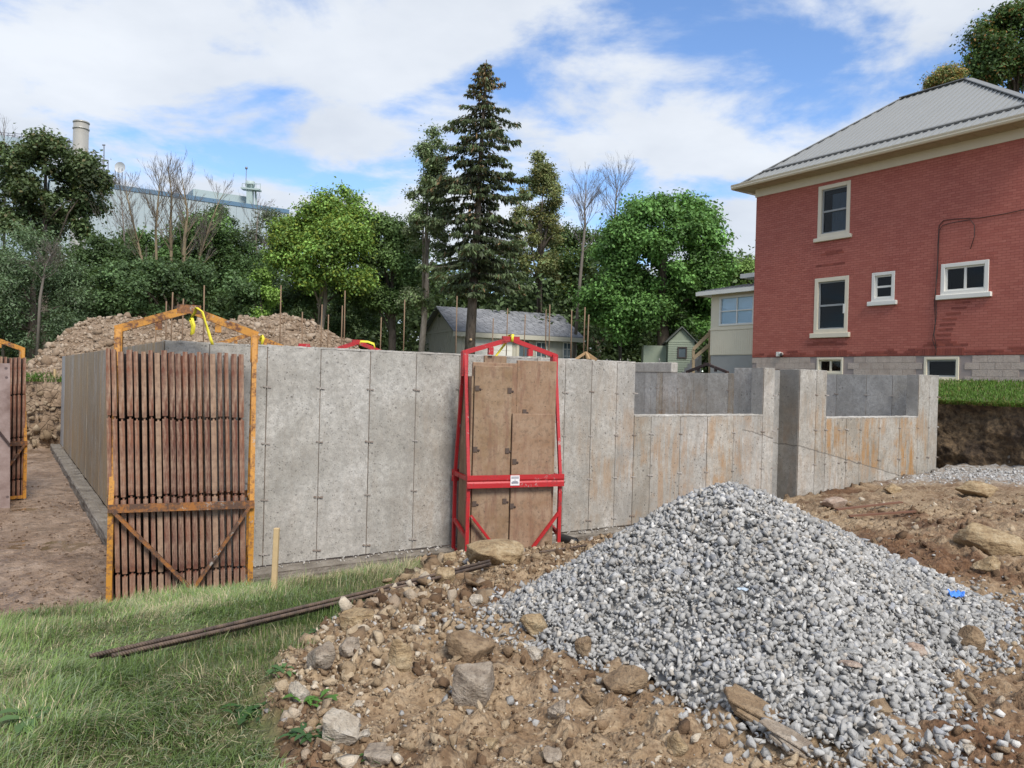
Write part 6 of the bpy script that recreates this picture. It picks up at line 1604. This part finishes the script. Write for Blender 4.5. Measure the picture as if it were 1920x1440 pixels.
# ---- grass
t = NT('grass_blades'); t.fin(t.attr('tint'), 0.6, spec=0.25)
tl = t.n('ShaderNodeBsdfTranslucent'); t.l(t.attr('tint'), tl.inputs[0]); ms = t.n('ShaderNodeMixShader'); ms.inputs[0].default_value = 0.25
t.l(t.b.outputs[0], ms.inputs[1]); t.l(tl.outputs[0], ms.inputs[2]); t.l(ms.outputs[0], t.out.inputs[0]); grass_m = t.m
def blades(name, X, Y, Z, L, Wd, az, lean, col):
    """two-segment bent blades"""
    n = len(X); d = np.stack([np.cos(az), np.sin(az), np.zeros(n)], 1); s = np.stack([-np.sin(az), np.cos(az), np.zeros(n)], 1); up = np.array([0, 0, 1.0])
    p0 = np.stack([X, Y, Z - 0.01], 1); L = L[:, None]; Wd = Wd[:, None] / 2; l1 = (lean * 0.45)[:, None]; l2 = lean[:, None]
    p1 = p0 + (up * np.cos(l1) + d * np.sin(l1)) * L * 0.5; p2 = p1 + (up * np.cos(l2 * 1.25) + d * np.sin(l2 * 1.25)) * L * 0.5
    V = np.stack([p0 - s * Wd, p0 + s * Wd, p1 + s * Wd * 0.8, p1 - s * Wd * 0.8, p2 + s * Wd * 0.12, p2 - s * Wd * 0.12], 1).reshape(-1, 3)
    i = np.arange(n)[:, None] * 6
    F = np.concatenate([i + np.array([[0, 1, 2, 3]]), i + np.array([[3, 2, 4, 5]])], 0)
    return np_mesh(name, V, F, grass_m, False, np.repeat(col, 6, axis=0))
n = 250000
Y_ = 1.9 + 6.6 * rng.random(n) ** 1.35; X_ = np.where(rng.random(n) < 0.8, rng.uniform(-0.74, 0.05, n), rng.uniform(-1.5, -0.74, n)) * Y_ - 0.1
g0, m0, d0 = masks(X_, Y_); thin = np.clip(0.7 + 1.2 * fbm(X_ * 1.9, Y_ * 1.9, 111, 4), 0.08, 1)
keep = (rng.random(n) < g0 * thin) & (np.hypot(X_, Y_) > 1.8); X_, Y_ = X_[keep], Y_[keep]; n = len(X_)
tall = np.clip(0.5 + fbm(X_ * 0.9 + 4, Y_ * 0.9, 113, 3), 0.12, 1.1)
tall = np.maximum(tall * np.interp(X_, [-3.5, -1.8, -1.1], [1.0, 0.7, 0.4]), 0.55 * np.interp(Y_, [4.5, 6.5], [0, 1]))
tus = np.clip(1 + 0.7 * fbm(X_ * 5, Y_ * 5, 123, 2), 0.5, 1.7)
Lb = (0.045 + 0.105 * tall) * (0.55 + 0.75 * rng.random(n)) * tus
az = 3.4 * fbm(X_ * 0.8, Y_ * 0.8, 115, 3) + 0.4 + 0.9 * rng.normal(size=n)
lean = np.clip(0.95 + 0.6 * fbm(X_ * 1.3, Y_ * 1.3, 117, 2) + 0.35 * rng.normal(size=n), 0.1, 1.5)
gcol = np.array((0.185, 0.27, 0.08))[None] * (0.75 + 0.5 * rng.random((n, 1))) * (1 + 0.35 * fbm(X_ * 0.7, Y_ * 0.7, 119, 3))[:, None]
blu = rng.random(n) < 0.25; gcol[blu] = np.array((0.24, 0.30, 0.17)) * (0.8 + 0.4 * rng.random((blu.sum(), 1)))
dry = rng.random(n) < np.clip(0.28 + 0.6 * fbm(X_ * 1.1 + 9, Y_ * 1.1, 121, 3), 0.04, 0.6); gcol[dry] = np.array((0.52, 0.45, 0.28)) * (0.6 + 0.6 * rng.random((dry.sum(), 1)))
tag(put('grass', blades('grass', X_, Y_, ground_z(X_, Y_), Lb, 0.003 + 0.003 * rng.random(n), az, lean, gcol)), 'rough matted grass sloping down to the foundation', 'grass', kind='stuff')
# lawn beyond the cut, and the tuft at the trench end
n = 26000; aa = 14.75 + 5.0 * rng.random(n) ** 1.5; bb = rng.uniform(-3.5, 6.5, n)
X_ = SX + aa * U1[0] + bb * U2[0]; Y_ = SY + aa * U1[1] + bb * U2[1]; edge = aa < 15.0
Lb = 0.05 + 0.06 * rng.random(n) + 0.08 * edge
zz = np.where(edge, np.maximum(base_z(X_, Y_), 1.83), base_z(X_, Y_))
gcol = np.array((0.095, 0.18, 0.026))[None] * (0.7 + 0.6 * rng.random((n, 1)))
dry = rng.random(n) < (0.08 + 0.3 * edge); gcol[dry] = np.array((0.22, 0.20, 0.06)) * (0.7 + 0.5 * rng.random((dry.sum(), 1)))
az = np.where(edge, math.pi + PHI + 0.5 * rng.normal(size=n), rng.uniform(0, 6.28, n)); lean = np.where(edge, 1.2, 0.5) + 0.2 * rng.normal(size=n)
tag(put('lawn_grass', blades('lawn_grass', X_, Y_, zz, Lb, np.full(n, 0.02), az, np.clip(lean, 0.1, 1.6), gcol)), 'mown bright green lawn in front of the brick house', 'grass', kind='stuff')
n = 5000; aa = rng.uniform(-6.5, 1.0, n); bb = 17.25 + 0.9 * rng.random(n); X_ = SX + aa * U1[0] + bb * U2[0]; Y_ = SY + aa * U1[1] + bb * U2[1]
gcol = np.array((0.085, 0.16, 0.025))[None] * (0.7 + 0.6 * rng.random((n, 1)))
tag(put('bank_grass', blades('bank_grass', X_, Y_, np.maximum(base_z(X_, Y_), 1.72), 0.10 + 0.14 * rng.random(n), np.full(n, 0.022), rng.uniform(0, 6.28, n), 0.5 + 0.3 * rng.random(n), gcol)), 'strip of green grass on the bank below the soil pile', 'grass', kind='stuff')
# ---- leafy weeds
wl_m = leaf_material('weed_leaf', 0.25)
def weed(label, px, py, n_l, L, seed, col=(0.075, 0.17, 0.03), up=0.6):
    rg = np.random.default_rng(seed); p = hit_ground(px, py)
    mb = MB(); cols = []
    for i in range(n_l):
        a_ = rg.random() * 6.28; l_ = L * rg.uniform(0.6, 1.2); el = up * rg.uniform(0.3, 1.3); w_ = l_ * rg.uniform(0.28, 0.45)
        d = Vector((math.cos(a_), math.sin(a_), 0)); s_ = Vector((-d.y, d.x, 0)); b0 = p + Vector(rg.normal(size=3) * np.array([1, 1, 0]) * L * 0.35)
        pts = []
        for k, (f_, wf) in enumerate(((0, 0.12), (0.3, 0.75), (0.6, 1.0), (0.85, 0.6), (1.0, 0.05))):
            c_ = b0 + d * (l_ * f_) + Vector((0, 0, l_ * (el * f_ - 0.55 * f_ * f_) + 0.01))
            fold = Vector((0, 0, w_ * 0.15 * wf))
            pts += [c_ - s_ * w_ * 0.5 * wf + fold, c_, c_ + s_ * w_ * 0.5 * wf + fold]
        mb.add(pts, [(3 * k + j, 3 * k + j + 1, 3 * k + j + 4, 3 * k + j + 3) for k in range(4) for j in range(2)], True)
        cols += [np.array(col) * rg.uniform(0.7, 1.35)] * 15
    me = mb.mesh('weed', wl_m); ca = me.color_attributes.new('tint', 'FLOAT_COLOR', 'POINT'); c4 = np.ones((len(cols), 4), np.float32); c4[:, :3] = np.array(cols); ca.data.foreach_set('color', c4.ravel())
    return tag(put('weed', me), label, 'weed', 'weeds')
weed('bright leafy weed right beside the crumbly pale clod', 592, 1322, 14, 0.07, 701)
weed('dark broad leaved weed in the grass near the soil edge', 462, 1345, 30, 0.085, 702, (0.035, 0.085, 0.02))
weed('leafy weed clump under the round pale boundary rock', 572, 1385, 26, 0.07, 703, (0.05, 0.11, 0.035))
weed('low clover like weed patch above the boundary rock', 525, 1262, 40, 0.05, 704, (0.085, 0.16, 0.05))
weed('broad leaved plant at the picture edge in the grass', 55, 1350, 16, 0.11, 705, (0.085, 0.15, 0.05))
weed('small weed sprout at the bottom of the soil', 685, 1428, 10, 0.05, 706, (0.05, 0.11, 0.02))
weed('pale weed clump in the middle of the matted grass', 430, 1220, 36, 0.045, 707, (0.10, 0.16, 0.06), 0.4)
weed('tall thin leaved weed at the grass edge over the mud', 64, 1160, 18, 0.05, 708, (0.14, 0.20, 0.09), 1.4)
weed('leafy weed under the rebar near the soil', 590, 1190, 24, 0.06, 709, (0.05, 0.11, 0.03))

for o in bpy.data.objects:
    if '_w' in o: del o['_w']
